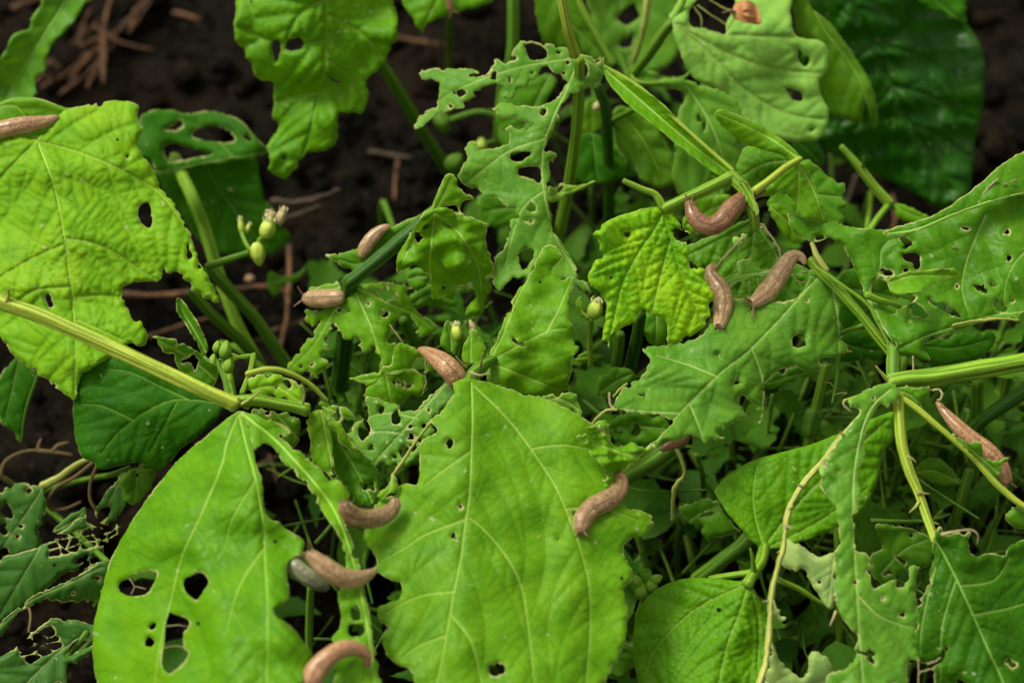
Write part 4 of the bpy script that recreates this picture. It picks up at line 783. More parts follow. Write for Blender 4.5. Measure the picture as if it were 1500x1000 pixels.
leaf('L49', PN, [(858,148),(875,146),(886,170),(878,190),(856,196),(850,175)], [[(866,150),(868,170),(866,192)]], .89, 'fresh', s=4, gen3=False, chew=.1)
leaf('L49b', PN, [(915,110),(940,100),(975,112),(1000,118),(990,130),(955,125),(930,128)], [[(918,114),(950,114),(992,122)]], .86, 'mid', s=4, gen3=False, chew=.6, spots=[(965,112,5)])
tube('bare_rib', PN, [(925,112,.845),(935,120,.84),(965,121,.835),(1005,112,.83),(1012,100,.83)], 5, 'green', 0)
to_ground('stem', PN, 845, -30, .85, 12, 'mid'); to_ground('stem', PN, 905, -30, .93, 12, 'mid'); to_ground('petiole', PN, 870, 170, .892, 8, 'mid'); to_ground('petiole', PN, 920, 112, .862, 8, 'mid')

# --- PK: withered plant bottom left (lace made of many bitten holes)
def lace(x0, y0, x1, y1, w, nx, ny, seed, shrink=.78):
    r = np.random.default_rng(seed); a = np.array((x0, y0), float); b = np.array((x1, y1), float); t = b-a; n = np.array((-t[1], t[0]))/np.linalg.norm(t)
    G = np.array([[a+t*((i+(r.uniform(-.42, .42) if 0 < i < nx else 0))/nx)+n*w*((j+(r.uniform(-.42, .42) if 0 < j < ny else 0))/ny-.5) for i in range(nx+1)] for j in range(ny+1)])
    out = []
    for j in range(ny):
        for i in range(nx):
            if r.random() < .14: continue
            q = np.array([G[j, i], G[j, i+1], G[j+1, i+1], G[j+1, i]]); c = q.mean(0); out.append(c+(q-c)*shrink*r.uniform(.85, 1.08))
    return out
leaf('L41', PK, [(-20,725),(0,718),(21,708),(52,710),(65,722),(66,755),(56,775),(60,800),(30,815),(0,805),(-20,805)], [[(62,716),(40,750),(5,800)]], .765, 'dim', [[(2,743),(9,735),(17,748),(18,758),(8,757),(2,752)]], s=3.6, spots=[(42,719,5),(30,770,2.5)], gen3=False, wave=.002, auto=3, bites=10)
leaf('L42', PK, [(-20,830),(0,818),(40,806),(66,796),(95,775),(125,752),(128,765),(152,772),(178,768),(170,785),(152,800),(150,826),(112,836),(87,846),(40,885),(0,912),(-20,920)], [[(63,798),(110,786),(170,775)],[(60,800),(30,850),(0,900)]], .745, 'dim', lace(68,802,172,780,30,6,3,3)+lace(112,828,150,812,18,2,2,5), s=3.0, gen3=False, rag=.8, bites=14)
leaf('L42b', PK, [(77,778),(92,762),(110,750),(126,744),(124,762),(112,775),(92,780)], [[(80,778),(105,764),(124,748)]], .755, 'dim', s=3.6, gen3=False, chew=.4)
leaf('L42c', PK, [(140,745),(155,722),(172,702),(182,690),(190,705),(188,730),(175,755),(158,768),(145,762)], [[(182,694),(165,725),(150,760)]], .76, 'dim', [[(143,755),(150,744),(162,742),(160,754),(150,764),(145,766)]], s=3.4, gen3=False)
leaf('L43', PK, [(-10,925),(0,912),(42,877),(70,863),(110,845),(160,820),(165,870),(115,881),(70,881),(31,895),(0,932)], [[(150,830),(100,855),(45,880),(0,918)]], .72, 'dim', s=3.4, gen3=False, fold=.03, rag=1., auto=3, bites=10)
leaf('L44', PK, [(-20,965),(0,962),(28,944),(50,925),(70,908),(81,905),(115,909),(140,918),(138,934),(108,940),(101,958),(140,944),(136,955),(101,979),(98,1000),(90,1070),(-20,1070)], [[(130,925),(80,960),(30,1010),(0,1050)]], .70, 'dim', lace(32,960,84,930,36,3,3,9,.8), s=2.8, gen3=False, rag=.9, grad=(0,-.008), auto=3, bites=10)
for p in ([(0,700),(5,680),(18,668),(40,660),(60,660)], [(58,660),(80,662),(106,666)], [(56,660),(57,650),(60,643)], [(78,660),(85,652),(100,648)]): tube('withered_stalk', PK, [(x,y,.80) for x,y in p], 7, 'brown', 0, wend=4)
tube('withered_stalk', PK, [(62,712,.77),(85,700,.768),(110,682,.765),(130,672,.76)], 12, 'bare', 3, wend=9); tube('withered_stalk', PK, [(138,676,.755),(110,698,.76),(85,712,.765),(72,730,.77),(74,745,.772),(95,745,.772),(118,735,.77)], 6, 'brown', 0, wend=5)
tube('withered_stalk', PK, [(142,682,.75),(133,705,.752),(132,730,.755),(140,745,.756)], 5, 'brown', 0)
tube('withered_stalk', PK, [(42,925,.715),(45,900,.72),(40,885,.725)], 4, 'brown', 0)
to_ground('stem', PK, 64, 714, .775, 10, 'mid'); to_ground('stem', PK, 128, 925, .703, 9, 'mid', -.28, .33); to_ground('stem', PK, 3, 698, .802, 7, 'dry'); to_ground('stem', PK, 182, 692, .763, 8, 'mid'); to_ground('stem', PK, 160, 825, .724, 9, 'mid')
leaf('L54', PB, [(175,702),(185,692),(196,686),(228,688),(224,706),(212,725),(196,739),(182,732),(178,718)], [[(200,688),(200,710),(196,735)]], .735, 'olive', s=3.6, gen3=False, spots=[(201,695,3)], chew=.2)
tube('cut_stub', PB, [(153,698,.72),(170,692,.722),(190,684,.725)], 7, 'mid', 3); to_ground('petiole', PB, 205, 688, .738, 8, 'mid')

# --- PL: low plant with whole leaves
leaf('L36a', PL, [(1048,716),(1064,699),(1095,678),(1137,664),(1190,650),(1240,630),(1280,612),(1312,604),(1310,640),(1295,661),(1281,716),(1253,758),(1225,772),(1176,793),(1130,804),(1110,800),(1071,758),(1050,727)], [[(1120,802),(1150,760),(1195,710),(1250,660),(1300,615)],[(1118,800),(1105,750),(1104,710),(1110,680)],[(1122,802),(1170,780),(1220,750),(1270,715)]], .690, 'bright', grad=(.002,-.010), s=3.2, rag=.35, quilt=.0014, chew=.25, sp2=26, sp3=11, gloss=.46, fold=.004, q3=.6)
leaf('L36b', PL, [(931,902),(945,878),(966,860),(998,848),(1036,846),(1078,850),(1098,850),(1104,862),(1120,888),(1129,902),(1128,948),(1118,1000),(1090,1065),(960,1065),(935,1000),(928,950)], [[(1096,855),(1081,902),(1064,948),(1053,1000),(1045,1055)],[(1092,856),(1036,881),(998,909),(960,950),(945,990)],[(1100,860),(1112,910),(1110,980)]], .652, 'bright', grad=(.002,-.012), s=3.2, rag=.3, quilt=.0018, chew=.2, sp2=24, sp3=10, gloss=.4, fold=.012, curl=.006, q3=.75)
tube('petiole', PL, [(1096,854,.656),(1105,838,.662),(1116,820,.672),(1120,800,.683)], 16, 'green', 4, .08, swell=.1)
tube('stalk', PL, [(1105,838,.662),(1070,843,.668),(1040,848,.672)], 10, 'green', 3); tube('stipule', PL, [(1104,836,.66),(1103,820,.655),(1099,803,.652)], 9, 'green', 3, wend=3)
tube('stem', PL, [(1128,742,.74),(1095,790,.745),(1060,818,.75),(1020,850,.76)], 21, 'mid', 4, .06)
to_ground('stem', PL, 1112, 828, .668, 13, 'green')
to_ground('stem', PL, 1022, 848, .762, 18, 'mid', *at(1000,900,ground_d(1000,900))[:2])
leaf('L40', PL, [(995,745),(1015,735),(1046,730),(1060,750),(1085,780),(1050,786),(1040,793),(1027,780),(1029,769),(1010,765)], [[(1010,762),(1035,748),(1060,738)]], .75, 'mid', [[(1024,756),(1034,750),(1045,749),(1040,756)]], s=3.4, gen3=False, bites=6)
leaf('L39', PL, [(1340,690),(1350,676),(1365,669),(1386,678),(1400,694),(1409,708),(1379,710),(1350,700)], [[(1342,692),(1370,690),(1405,706)]], .77, 'olive', s=3.6, gen3=False, chew=.2)
leaf('L76', PL, [(1282,768),(1310,768),(1335,775),(1365,790),(1362,825),(1340,835),(1318,838),(1300,855),(1280,850),(1275,815),(1292,800)], [[(1290,840),(1325,805),(1360,790)]], .74, 'mid', s=3.6, gen3=False, spots=[(1334,784,3)], auto=2, bites=8)
leaf('L55', PL, [(873,565),(890,541),(918,539),(930,550),(915,568),(897,580),(880,580)], [[(880,575),(900,560),(925,548)]], .74, 'mid', s=3.4, gen3=False, chew=.2)
leaf('L56', PL, [(892,620),(915,604),(945,602),(975,614),(980,640),(950,650),(915,652),(898,640)], [[(895,630),(935,625),(975,628)]], .735, 'mid', [[(922,622),(932,618),(938,630),(930,640),(924,632)]], s=3.4, gen3=False, chew=.2, auto=1)
leaf('L57', PL, [(943,460),(960,453),(975,468),(979,502),(962,507),(945,495)], [[(962,456),(962,480),(960,503)]], .735, 'mid', s=3.4, gen3=False, chew=.1)
for (x, y, d) in ((1000,752,.753), (1342,692,.772), (1288,845,.742), (878,574,.742), (895,632,.737), (962,500,.737)): to_ground('petiole', PL, x, y, d, 9, 'mid', *at(x,y+25,ground_d(x,y+25))[:2])
tube('stem', PL, [(938,462,.72),(932,500,.74),(922,545,.77),(915,590,.80)], 17, 'dark', 4, .06); tube('stem', PL, [(908,490,.74),(905,520,.75),(895,570,.78)], 15, 'mid', 4, .06)
tube('stem', PL, [(1210,535,.78),(1200,580,.785),(1188,625,.79),(1180,680,.80)], 14, 'green', 4, .06); tube('node', PL, [(1192,605,.787),(1188,620,.787),(1186,634,.788)], 26, 'mid', 5, .1, wend=22)
tube('stem', PL, [(1540,540,.72),(1490,580,.73),(1440,615,.74),(1400,660,.76)], 20, 'dark', 4, .06); tube('stem', PL, [(1432,560,.76),(1430,620,.78),(1425,700,.80)], 18, 'mid', 4, .06); tube('stem', PL, [(1470,545,.79),(1460,600,.80),(1450,680,.82)], 13, 'green', 4, .06)
tube('stem', PL, [(1420,690,.77),(1405,740,.78),(1390,800,.80)], 14, 'mid', 4, .06); tube('stem', PL, [(1225,720,.73),(1228,860,.74),(1230,960,.76)], 10, 'green', 4, .06)
tube('stem', PL, [(1000,640,.74),(960,672,.74),(915,700,.75)], 24, 'olive' if False else 'mid', 4, .08); tube('stem', PL, [(455,860,.72),(453,910,.73),(452,980,.74)], 11, 'mid', 4, .06); tube('stem', PL, [(985,645,.73),(1003,690,.735),(988,715,.74),(985,760,.75)], 6, 'bare', 0)

# ------------------------------------------------------------------ buds and pods (parts of the plants)
BUD = simple_mat('bud', (.24, .38, .025), (.42, .50, .07), 160, .5, .0003, 500)
BUDTIP = simple_mat('bud_tip', (.48, .46, .22), (.55, .52, .30), 300, .6)
PINK = simple_mat('bud_blush', (.30, .20, .12), (.42, .36, .16), 300, .6)
def bud(pl, x, y, d, rx, ry, ang=0, mat=None, tip=True, name='flower_bud', seed=0):
    """a closed flower bud: pointed calyx lobes round a swollen body"""
    r = np.random.default_rng(int(x*7+y)); ns, nr = 18, 14; V = []; F = []
    R = rx*pxm(d); H = ry*pxm(d)
    a0 = math.radians(ang); ax = math.sin(a0)*Rn+math.cos(a0)*Un; sx = math.cos(a0)*Rn-math.sin(a0)*Un; sz = -Fn
    c = np.array(at(x, y, d))
    for i in range(nr):
        t = i/(nr-1); prof = math.sin(math.pi*min(1, t*.93+.05))**.6*(1-.35*t)
        for j in range(ns):
            th = 2*math.pi*j/ns; q = R*prof*(1+.10*math.cos(5*th+t*2)*(.3+t))
            V.append(c+ax*(H*(2*t-1)+.12*H*t*math.cos(5*th))+sx*(q*math.cos(th))+sz*(q*math.sin(th)))
    for i in range(nr-1):
        for j in range(ns): k = (j+1) % ns; F.append((i*ns+j, i*ns+k, (i+1)*ns+k, (i+1)*ns+j))
    F.append(tuple(range(ns))[::-1]); F.append(tuple((nr-1)*ns+j for j in range(ns)))
    o = link(name, mesh_from(name, V, F), mat or BUD, pl)
    if tip:
        V = []; F = []
        for k in range(5):
            th = 2*math.pi*k/5+.3; e = sx*math.cos(th)+sz*math.sin(th); g = np.cross(ax, e)
            b = c+ax*H*.55+e*R*.62; n0 = len(V)
            V += [b-g*R*.34, b+g*R*.34, b+ax*H*.30+e*R*.16+g*R*.20, b+ax*H*.62-e*R*.10, b+ax*H*.30+e*R*.16-g*R*.20]
            F += [(n0, n0+1, n0+2, n0+4), (n0+4, n0+2, n0+3)]
        link('calyx_lobe', mesh_from('calyx_lobe', V, F), BUDTIP, o).location = (0, 0, 0)
    return o
bud(PJ, 378, 372, .775, 13, 17, 170, tip=False); bud(PJ, 392, 334, .772, 14, 16, 15); bud(PJ, 412, 316, .778, 9, 14, 20, PINK); bud(PJ, 396, 316, .782, 11, 9, -30, PINK); bud(PJ, 353, 330, .785, 6, 13, -8); bud(PJ, 363, 334, .787, 5, 9, 25)
tube('flower_stalk', PJ, [(366,366,.778),(358,352,.782),(354,340,.785)], 6, 'green', 0); tube('flower_stalk', PJ, [(374,362,.776),(382,350,.775),(388,344,.774)], 7, 'green', 0)
tube('flower_stalk', PC, [(664,520,.73),(668,505,.728),(669,494,.726)], 7, 'mid', 0); bud(PC, 669, 485, .722, 10, 14, -8); bud(PC, 692, 477, .72, 5, 9, -25, PINK, False)
tube('flower_stalk', PL, [(865,535,.74),(864,500,.735),(866,470,.73)], 8, 'green', 0); tube('flower_stalk', PL, [(864,512,.737),(880,502,.735),(890,490,.733)], 7, 'green', 0); bud(PL, 872, 452, .725, 13, 16, 15, mat=None)
leaf('Lbr', PL, [(843,448),(847,437),(853,436),(854,448),(861,460),(864,468),(856,467),(847,460)], [[(862,466),(852,455),(849,440)]], .728, 'fresh', gen3=False, fold=.05, chew=.3)
leaf('Lbr2', PL, [(842,525),(856,515),(872,518),(885,520),(870,528),(852,531)], [[(844,526),(862,522),(882,521)]], .74, 'fresh', gen3=False, chew=.3)
for (x, y, a, b) in ((318,508,9,9), (330,512,12,13), (335,535,11,12), (312,528,9,10)): bud(PB, x, y, .70, a*.9, b, 10, STEM['green'], False); tube('flower_stalk', PB, [(372,520,.70),(350,523,.70),(x,y,.702)], 5, 'green', 0)
tube('stalk', PB, [(372,520,.70),(366,545,.68),(355,575,.665)], 8, 'green', 0)
for (x, y, a, b, g) in ((940,866,12,12,0), (955,858,11,10,40), (962,848,9,9,60), (933,850,8,9,-30)): bud(PL, x, y, .69, a, b, g, STEM['green'], False)
tube('flower_stalk', PL, [(945,870,.695),(935,905,.72),(930,960,.76)], 9, 'green', 0)
bud(PI, 665, 238, .93, 16, 15, 40, STEM['mid'], False, 'young_pod'); bud(PI, 648, 178, .90, 20, 12, 60, STEM['mid'], False, 'young_pod'); bud(PI, 705, 212, .90, 11, 10, 0, BUD, False, 'young_pod')
tube('flower_stalk', PI, [(655,248,.98),(660,243,.95),(668,232,.93)], 6, 'mid', 0); tube('flower_stalk', PE, [(735,172,.89),(700,164,.89),(660,176,.90)], 9, 'mid', 0); tube('flower_stalk', PE, [(731,205,.90),(718,208,.90),(706,211,.90)], 6, 'mid', 0)
bud(PH, 875, 155, .84, 7, 8, 20, PINK, False)

# ------------------------------------------------------------------ undergrowth that nobody could count
def undergrowth():
    r = np.random.default_rng(21); V = []; F = []; off = 0; VS = []; FS = []; offs = 0
    nt_ = 7
    zones = [(880,600,1560,1010,120,.02,.12), (430,560,900,1010,45,.02,.09), (470,400,900,640,70,.03,.15), (860,90,1120,420,50,.03,.14), (1060,420,1560,640,80,.03,.15), (160,720,480,1010,14,.01,.05), (700,280,900,420,10,.02,.07), (1120,180,1300,420,14,.02,.08)]
    for (x0, y0, x1, y1, n, z0, z1) in zones:
        for k in range(n):
            x, y = r.uniform(x0, x1), r.uniform(y0, y1); z = r.uniform(z0, z1)
            d = ground_d(x, y)*(1-z/CAMZ); c = np.array(at(x, y, d)); L = r.uniform(.018, .055); W = L*r.uniform(.30, .72)
            az = r.uniform(0, 6.28); tilt = r.normal(0, .45); u = np.array((math.cos(az), math.sin(az), tilt)); u /= np.linalg.norm(u)
            v = np.cross((0, 0, 1), u); v /= np.linalg.norm(v); nn = np.cross(u, v)
            roll = r.normal(0, .35); v, nn = v*math.cos(roll)+nn*math.sin(roll), nn*math.cos(roll)-v*math.sin(roll)
            m = 12; n0 = off; bite = r.uniform(.25 if r.random() < .6 else .8, 1.1, (m+1, 2))
            for i in range(m+1):
                t = i/m; wd = W*.5*math.sin(math.pi*t**.75)**.8*(1-.2*t) if 0 < t < 1 else 0
                for q in (-1, -.5, 0, .5, 1):
                    ww = wd*q*(bite[i, 0 if q < 0 else 1] if abs(q) == 1 else 1)
                    V.append(c+u*L*(t-.5)+v*ww+nn*(-.25*L*(t-.4)**2+abs(ww)*.28+r.normal(0, .0004)))
            for i in range(m):
                for j in range(4): a = n0+i*5+j; F.append((a, a+1, a+6, a+5))
            off = len(V)
            b = c-u*L*.5; g = b+np.array((r.normal(0, .02), r.normal(0, .02), 0)); g[2] = -.01
            C = catmull(np.array([b, (b+g)*.5+np.array((r.normal(0, .006), r.normal(0, .006), .01)), g]), .01)
            vv, ff, _ = sweep(C, r.uniform(.0008, .0022), 6); VS.append(vv); FS += [tuple(q+offs for q in f) for f in ff]; offs += len(vv)
    for (x0, y0, x1, y1, n) in ((880,600,1560,1000,70), (470,420,920,680,45), (860,120,1120,420,18), (1080,440,1560,640,30), (420,640,560,1000,10)):
        for k in range(n):
            x, y = r.uniform(x0, x1), r.uniform(y0, y1); z = r.uniform(.03, .13); c = np.array(at(x, y, ground_d(x, y)*(1-z/CAMZ)))
            a_ = r.uniform(0, 6.28); u = np.array((math.cos(a_), math.sin(a_), r.normal(0, .5)))*r.uniform(.015, .05)
            C = catmull(np.array([c-u, c+r.normal(0, .005, 3), c+u]), .004); vv, ff, _ = sweep(C, r.uniform(.0005, .0016)*np.linspace(1, .5, len(C)), 6)
            VS.append(vv); FS += [tuple(q+offs for q in f) for f in ff]; offs += len(vv)
    m, nt = new_mat('undergrowth_leaf')
    tc = N(nt, 'ShaderNodeTexCoord').outputs['Object']
    gi = N(nt, 'ShaderNodeNewGeometry').outputs['Random Per Island']
    c = mixc(nt, gi, (.022, .095, .003), (.070, .185, .006)); c = mixc(nt, maprange(nt, noise(nt, tc, 300, 3), .4, .7, 0, .5), c, (.03, .07, .006))
    p = N(nt, 'ShaderNodeBsdfPrincipled'); nt.links.new(c, p.inputs['Base Color']); p.inputs['Roughness'].default_value = .6; p.inputs['Specular IOR Level'].default_value = .12
    t = N(nt, 'ShaderNodeBsdfTranslucent'); nt.links.new(c, t.inputs[0]); ms = N(nt, 'ShaderNodeMixShader'); ms.inputs[0].default_value = .25
    nt.links.new(p.outputs[0], ms.inputs[1]); nt.links.new(t.outputs[0], ms.inputs[2]); out = N(nt, 'ShaderNodeOutputMaterial'); nt.links.new(ms.outputs[0], out.inputs[0])
    o = link('undergrowth', mesh_from('undergrowth', V, F), m); tag(o, 'dim tangle of small green leaves low under the bean plants', 'undergrowth', kind='stuff')
    o = link('undergrowth_stems', mesh_from('undergrowth_stems', np.vstack(VS), FS), simple_mat('undergrowth_stem', (.035, .10, .006), (.09, .17, .015), 80, .6, spec=.15))
    tag(o, 'thin green stems of the low undergrowth', 'undergrowth', kind='stuff')
undergrowth()

# ------------------------------------------------------------------ dry stalks on the soil
STRAW = simple_mat('dry_stalk', (.050, .020, .006), (.13, .058, .018), 90, .8, .0006, 400)
STRAWG = simple_mat('grey_stalk', (.035, .024, .013), (.085, .060, .034), 90, .85, .0006, 400)
def straw(pts, w, mat, label, lift=.004, group=None):
    P = []
    for i, p in enumerate(pts):
        g = at(p[0], p[1], ground_d(p[0], p[1])); P.append(np.array(g)+np.array((0, 0, lift+(p[2] if len(p) > 2 else 0))))
    C = catmull(np.array(P), .006); n = len(C); d = ground_d(*pts[0][:2])
    r = np.random.default_rng(int(pts[0][0]*3+pts[0][1])); C = C+r.normal(0, .0004, C.shape)
    R = w*.36*pxm(d)*(1+.15*np.sin(np.linspace(0, 14, n)+r.uniform(0, 6)))*np.linspace(1, .6, n)
    Vv, Ff, _ = sweep(C, R, 8, wob=.0001)
    c = C[0].copy(); c[2] = 0
    me = mesh_from('dry_stalk', Vv-c, Ff); o = link('dry_stalk', me, mat); o.location = c
    tag(o, label, 'twig', group); return o
straw([(50,118),(110,82),(170,55),(205,40)], 13, STRAW, 'thick orange-brown dry stalk under the other stalks beside the blurred pointed leaf', .006)
straw([(182,68,.01),(205,42,.012),(225,20,.012),(245,-5,.01)], 9, STRAW, 'orange-brown dry stalk forking away up the row from the thick orange stalk', .006)
straw([(157,145),(158,105),(157,65),(165,30),(175,-10)], 9, STRAW, 'brown dry stalk crossing over the thick orange stalk', .016)
GS = 'thin dry stalks among the orange ones'
for q in ([(62,140),(95,122),(140,90)], [(105,130),(122,108),(140,90)], [(118,72),(126,45),(136,25)], [(80,60),(55,75),(30,95)], [(120,100),(150,78),(185,52)], [(60,108),(110,95),(160,80)], [(90,150),(130,120),(175,70)], [(75,128),(130,60),(180,15)], [(50,135),(90,100),(120,60)], [(130,140),(145,110),(150,80)], [(190,60),(215,25),(230,-5)], [(140,50),(185,75),(230,85)]):
    straw(q, 6, STRAW, 'thin brown dry stalk in the loose heap beside the blurred pointed leaf', .008, GS)
straw([(20,22),(45,12),(60,6)], 16, STRAW, 'short thick tan bark chip in the corner by the blurred pointed leaf', .006)
straw([(255,24),(275,30),(295,34)], 11, STRAW, 'short tan wood chip alone on bare soil near the orange stalks', .004)
straw([(578,60),(610,66),(655,73)], 10, STRAW, 'brown dry stalk on bare soil behind the drooping lobed leaf', .004)
straw([(540,228),(570,232),(605,238)], 8, STRAWG, 'grey dry stalk on bare soil under the ragged leaf arm', .004)
straw([(583,240),(580,265),(578,300)], 8, STRAW, 'brown dry stalk pointing down the row below the grey one', .004)
straw([(180,437),(230,440),(290,434),(350,430),(395,427),(430,437)], 12, STRAW, 'long orange-brown dry stalk lying behind the lime leaf bite', .005)
straw([(215,500),(270,482),(330,465),(380,456)], 8, STRAW, 'thin brown dry stalk just in front of the long orange stalk', .004)
straw([(428,385,.01),(427,430,.008),(424,470,.006),(416,500),(405,535)], 12, STRAW, 'brown dry stalk bent down the row beside the two parallel green stems', .006)
straw([(400,490),(430,480),(465,472)], 7, STRAW, 'short brown dry stalk crossing the bent brown one', .004)
straw([(372,690),(392,680),(415,672)], 10, STRAW, 'brown dry stalk under the bite between yellow-green leaf and its ribbed lobe', .004)
straw([(396,675),(402,690),(405,712)], 7, STRAW, 'short brown twig leaning on the stalk under that leaf bite', .006)
straw([(410,358,.04),(450,375,.05),(490,397,.07),(512,412,.085)], 10, STRAWG, 'grey-tan dead stem reaching up to the dark stalk of the star-shaped leaf', .004)
straw([(405,372,.03),(440,380,.04),(480,395,.06)], 7, STRAWG, 'thinner tan dead stem alongside the grey-tan dead stem', .004)
straw([(635,225),(640,245),(655,262)], 12, STRAW, 'brown stub of stem at the foot of the drooping leaf stalk', .01)
straw([(1303,300),(1308,330),(1300,370)], 10, STRAW, 'brown dry stalk behind the forked green shoot', .01)
straw([(1250,270),(1240,300),(1230,330)], 7, STRAWG, 'grey dry stalk on soil under the deep green leaf', .01)

# fallen dry leaf and pebbles
m_dry = simple_mat('dry_leaf', (.36, .13, .035), (.50, .24, .09), 160, .55, .0004, 500, transl=.15)
P0 = at(1092, 20, .795)
def small_leaf(outline, d, mat, fold, thick=.0008):
    V = []; F = []; O = catmull(np.array(outline, float), 3, True); c = O.mean(0); n = len(O)
    for k, sc in enumerate((1, .66, .33)):
        for q in O: 
            p = c+(q-c)*sc; V.append(np.array(at(p[0], p[1], d+fold*(1-sc)**1.5*-.01+.002*math.sin(p[0]*.2))))
    V.append(np.array(at(c[0], c[1], d-fold*.008))); 
    for k in range(2):
        for i in range(n): j = (i+1) % n; F.append((k*n+i, k*n+j, (k+1)*n+j, (k+1)*n+i))
    for i in range(n): F.append((2*n+i, 2*n+(i+1) % n, 3*n))
    me = mesh_from('dry_leaf', np.array(V)-np.array(P0), F); bm = bmesh.new(); bm.from_mesh(me)
    bmesh.ops.solidify(bm, geom=bm.faces[:], thickness=thick); bm.to_mesh(me); bm.free(); me.polygons.foreach_set('use_smooth', [False]*len(me.polygons)); return me
o = bpy.data.objects.new('fallen_leaf', small_leaf([(1074,17),(1080,5),(1098,3),(1112,17),(1114,35),(1092,33),(1075,26)], .797, m_dry, .35)); o.data.materials.append(m_dry); col.objects.link(o); o.location = P0
tag(o, 'curled orange dry leaf scrap resting on the pale leathery leaf', 'leaf')
C = atn(catmull(np.array([(1076,18),(1066,17),(1058,20)], float), 3), np.full(len(catmull(np.array([(1076,18),(1066,17),(1058,20)], float), 3)), .797))
Vv, Ff, _ = sweep(C, np.linspace(.0012, .0005, len(C)), 8)
k = link('leaf_stalk', mesh_from('leaf_stalk', Vv-np.array(P0), Ff), STRAWG, None); k.parent = o
def pebble(x, y, r_, mat, label, z=0, d=None):
    bm = bmesh.new(); bmesh.ops.create_icosphere(bm, subdivisions=3, radius=1); d = d or ground_d(x, y); R = r_*pxm(d)
    for v in bm.verts: v.co = Vector((v.co.x*1.25, v.co.y*.95, v.co.z*.8))*R*(1+.12*math.sin(v.co.x*3+x)+.08*math.sin(v.co.y*5+y))
    me = bpy.data.meshes.new('pebble'); bm.to_mesh(me); bm.free(); me.polygons.foreach_set('use_smooth', [True]*len(me.polygons))
    o = link('pebble', me, mat); p = at(x, y, d); o.location = (p.x, p.y, max(R*.5, .002) if z == 0 else p.z); tag(o, label, 'pebble'); return o
m_peb = simple_mat('pebble', (.30, .17, .09), (.42, .27, .15), 120, .6, .0004, 300)
pebble(996, 802, 8, m_peb, 'smooth tan pebble in the gap beside the broadest leaf'); pebble(367, 411, 6, m_peb, 'orange-tan pebble on soil below the flower bud cluster')
pebble(1290, 690, 8, m_peb, 'tan pebble on dark soil beside the bare yellow rib', 0)

# ------------------------------------------------------------------ slugs
def slug_mat(name, c1, c2, c3):
    m, nt = new_mat(name)
    uv = N(nt, 'ShaderNodeUVMap').outputs[0]
    def mp(sx, sy):
        q = N(nt, 'ShaderNodeMapping'); q.inputs['Scale'].default_value = (sx, sy, 1); nt.links.new(uv, q.inputs[0]); return q.outputs[0]
    a = noise(nt, mp(2.5, 3.5), 1, 4, .7); b = noise(nt, mp(7, 9), 1, 3, .7); w_ = noise(nt, mp(8, 12), 1, 3, .6)
    c = mixc(nt, maprange(nt, a, .35, .68), c1, c2); c = mixc(nt, maprange(nt, b, .50, .66, 0, .75), c, c3); c = mixc(nt, maprange(nt, w_, .30, .46, .22, 0), c, c3)
    fr = attr(nt, 'side'); c = mixc(nt, maprange(nt, fr, .55, 1.0, 0, .45), c, tuple(min(1, x*1.35) for x in c2))
    p = N(nt, 'ShaderNodeBsdfPrincipled'); nt.links.new(c, p.inputs['Base Color']); p.inputs['Roughness'].default_value = .40
    p.inputs['Specular IOR Level'].default_value = .32; p.inputs['Coat Weight'].default_value = .5; p.inputs['Coat Roughness'].default_value = .22
    p.inputs['Subsurface Weight'].default_value = .12; p.inputs['Subsurface Radius'].default_value = (.003, .0015, .0008); p.inputs['Subsurface Scale'].default_value = .4
    bu = N(nt, 'ShaderNodeBump'); bu.inputs['Distance'].default_value = .0011; bu.inputs['Strength'].default_value = .9
    nt.links.new(math_(nt, 'ADD', math_(nt, 'ADD', math_(nt, 'MULTIPLY', w_, 1.0), math_(nt, 'MULTIPLY', b, .5)), math_(nt, 'MULTIPLY', noise(nt, mp(15, 20), 1, 2), .7)), bu.inputs['Height']); nt.links.new(bu.outputs[0], p.inputs['Normal'])
    out = N(nt, 'ShaderNodeOutputMaterial'); nt.links.new(p.outputs[0], out.inputs[0]); return m
SL = {'brown': slug_mat('slug_brown', (.215, .120, .052), (.40, .255, .125), (.070, .036, .016)),
      'tan': slug_mat('slug_tan', (.32, .190, .085), (.50, .335, .175), (.14, .070, .030)),
      'orange': slug_mat('slug_orange', (.34, .165, .072), (.51, .290, .145), (.155, .066, .028)),
      'rust': slug_mat('slug_rust', (.165, .066, .024), (.30, .140, .058), (.055, .022, .008)),
      'grey': slug_mat('slug_grey', (.20, .20, .12), (.32, .31, .19), (.10, .10, .06))}
TENT = simple_mat('tentacle', (.10, .045, .025), (.16, .075, .04), 600, .4)
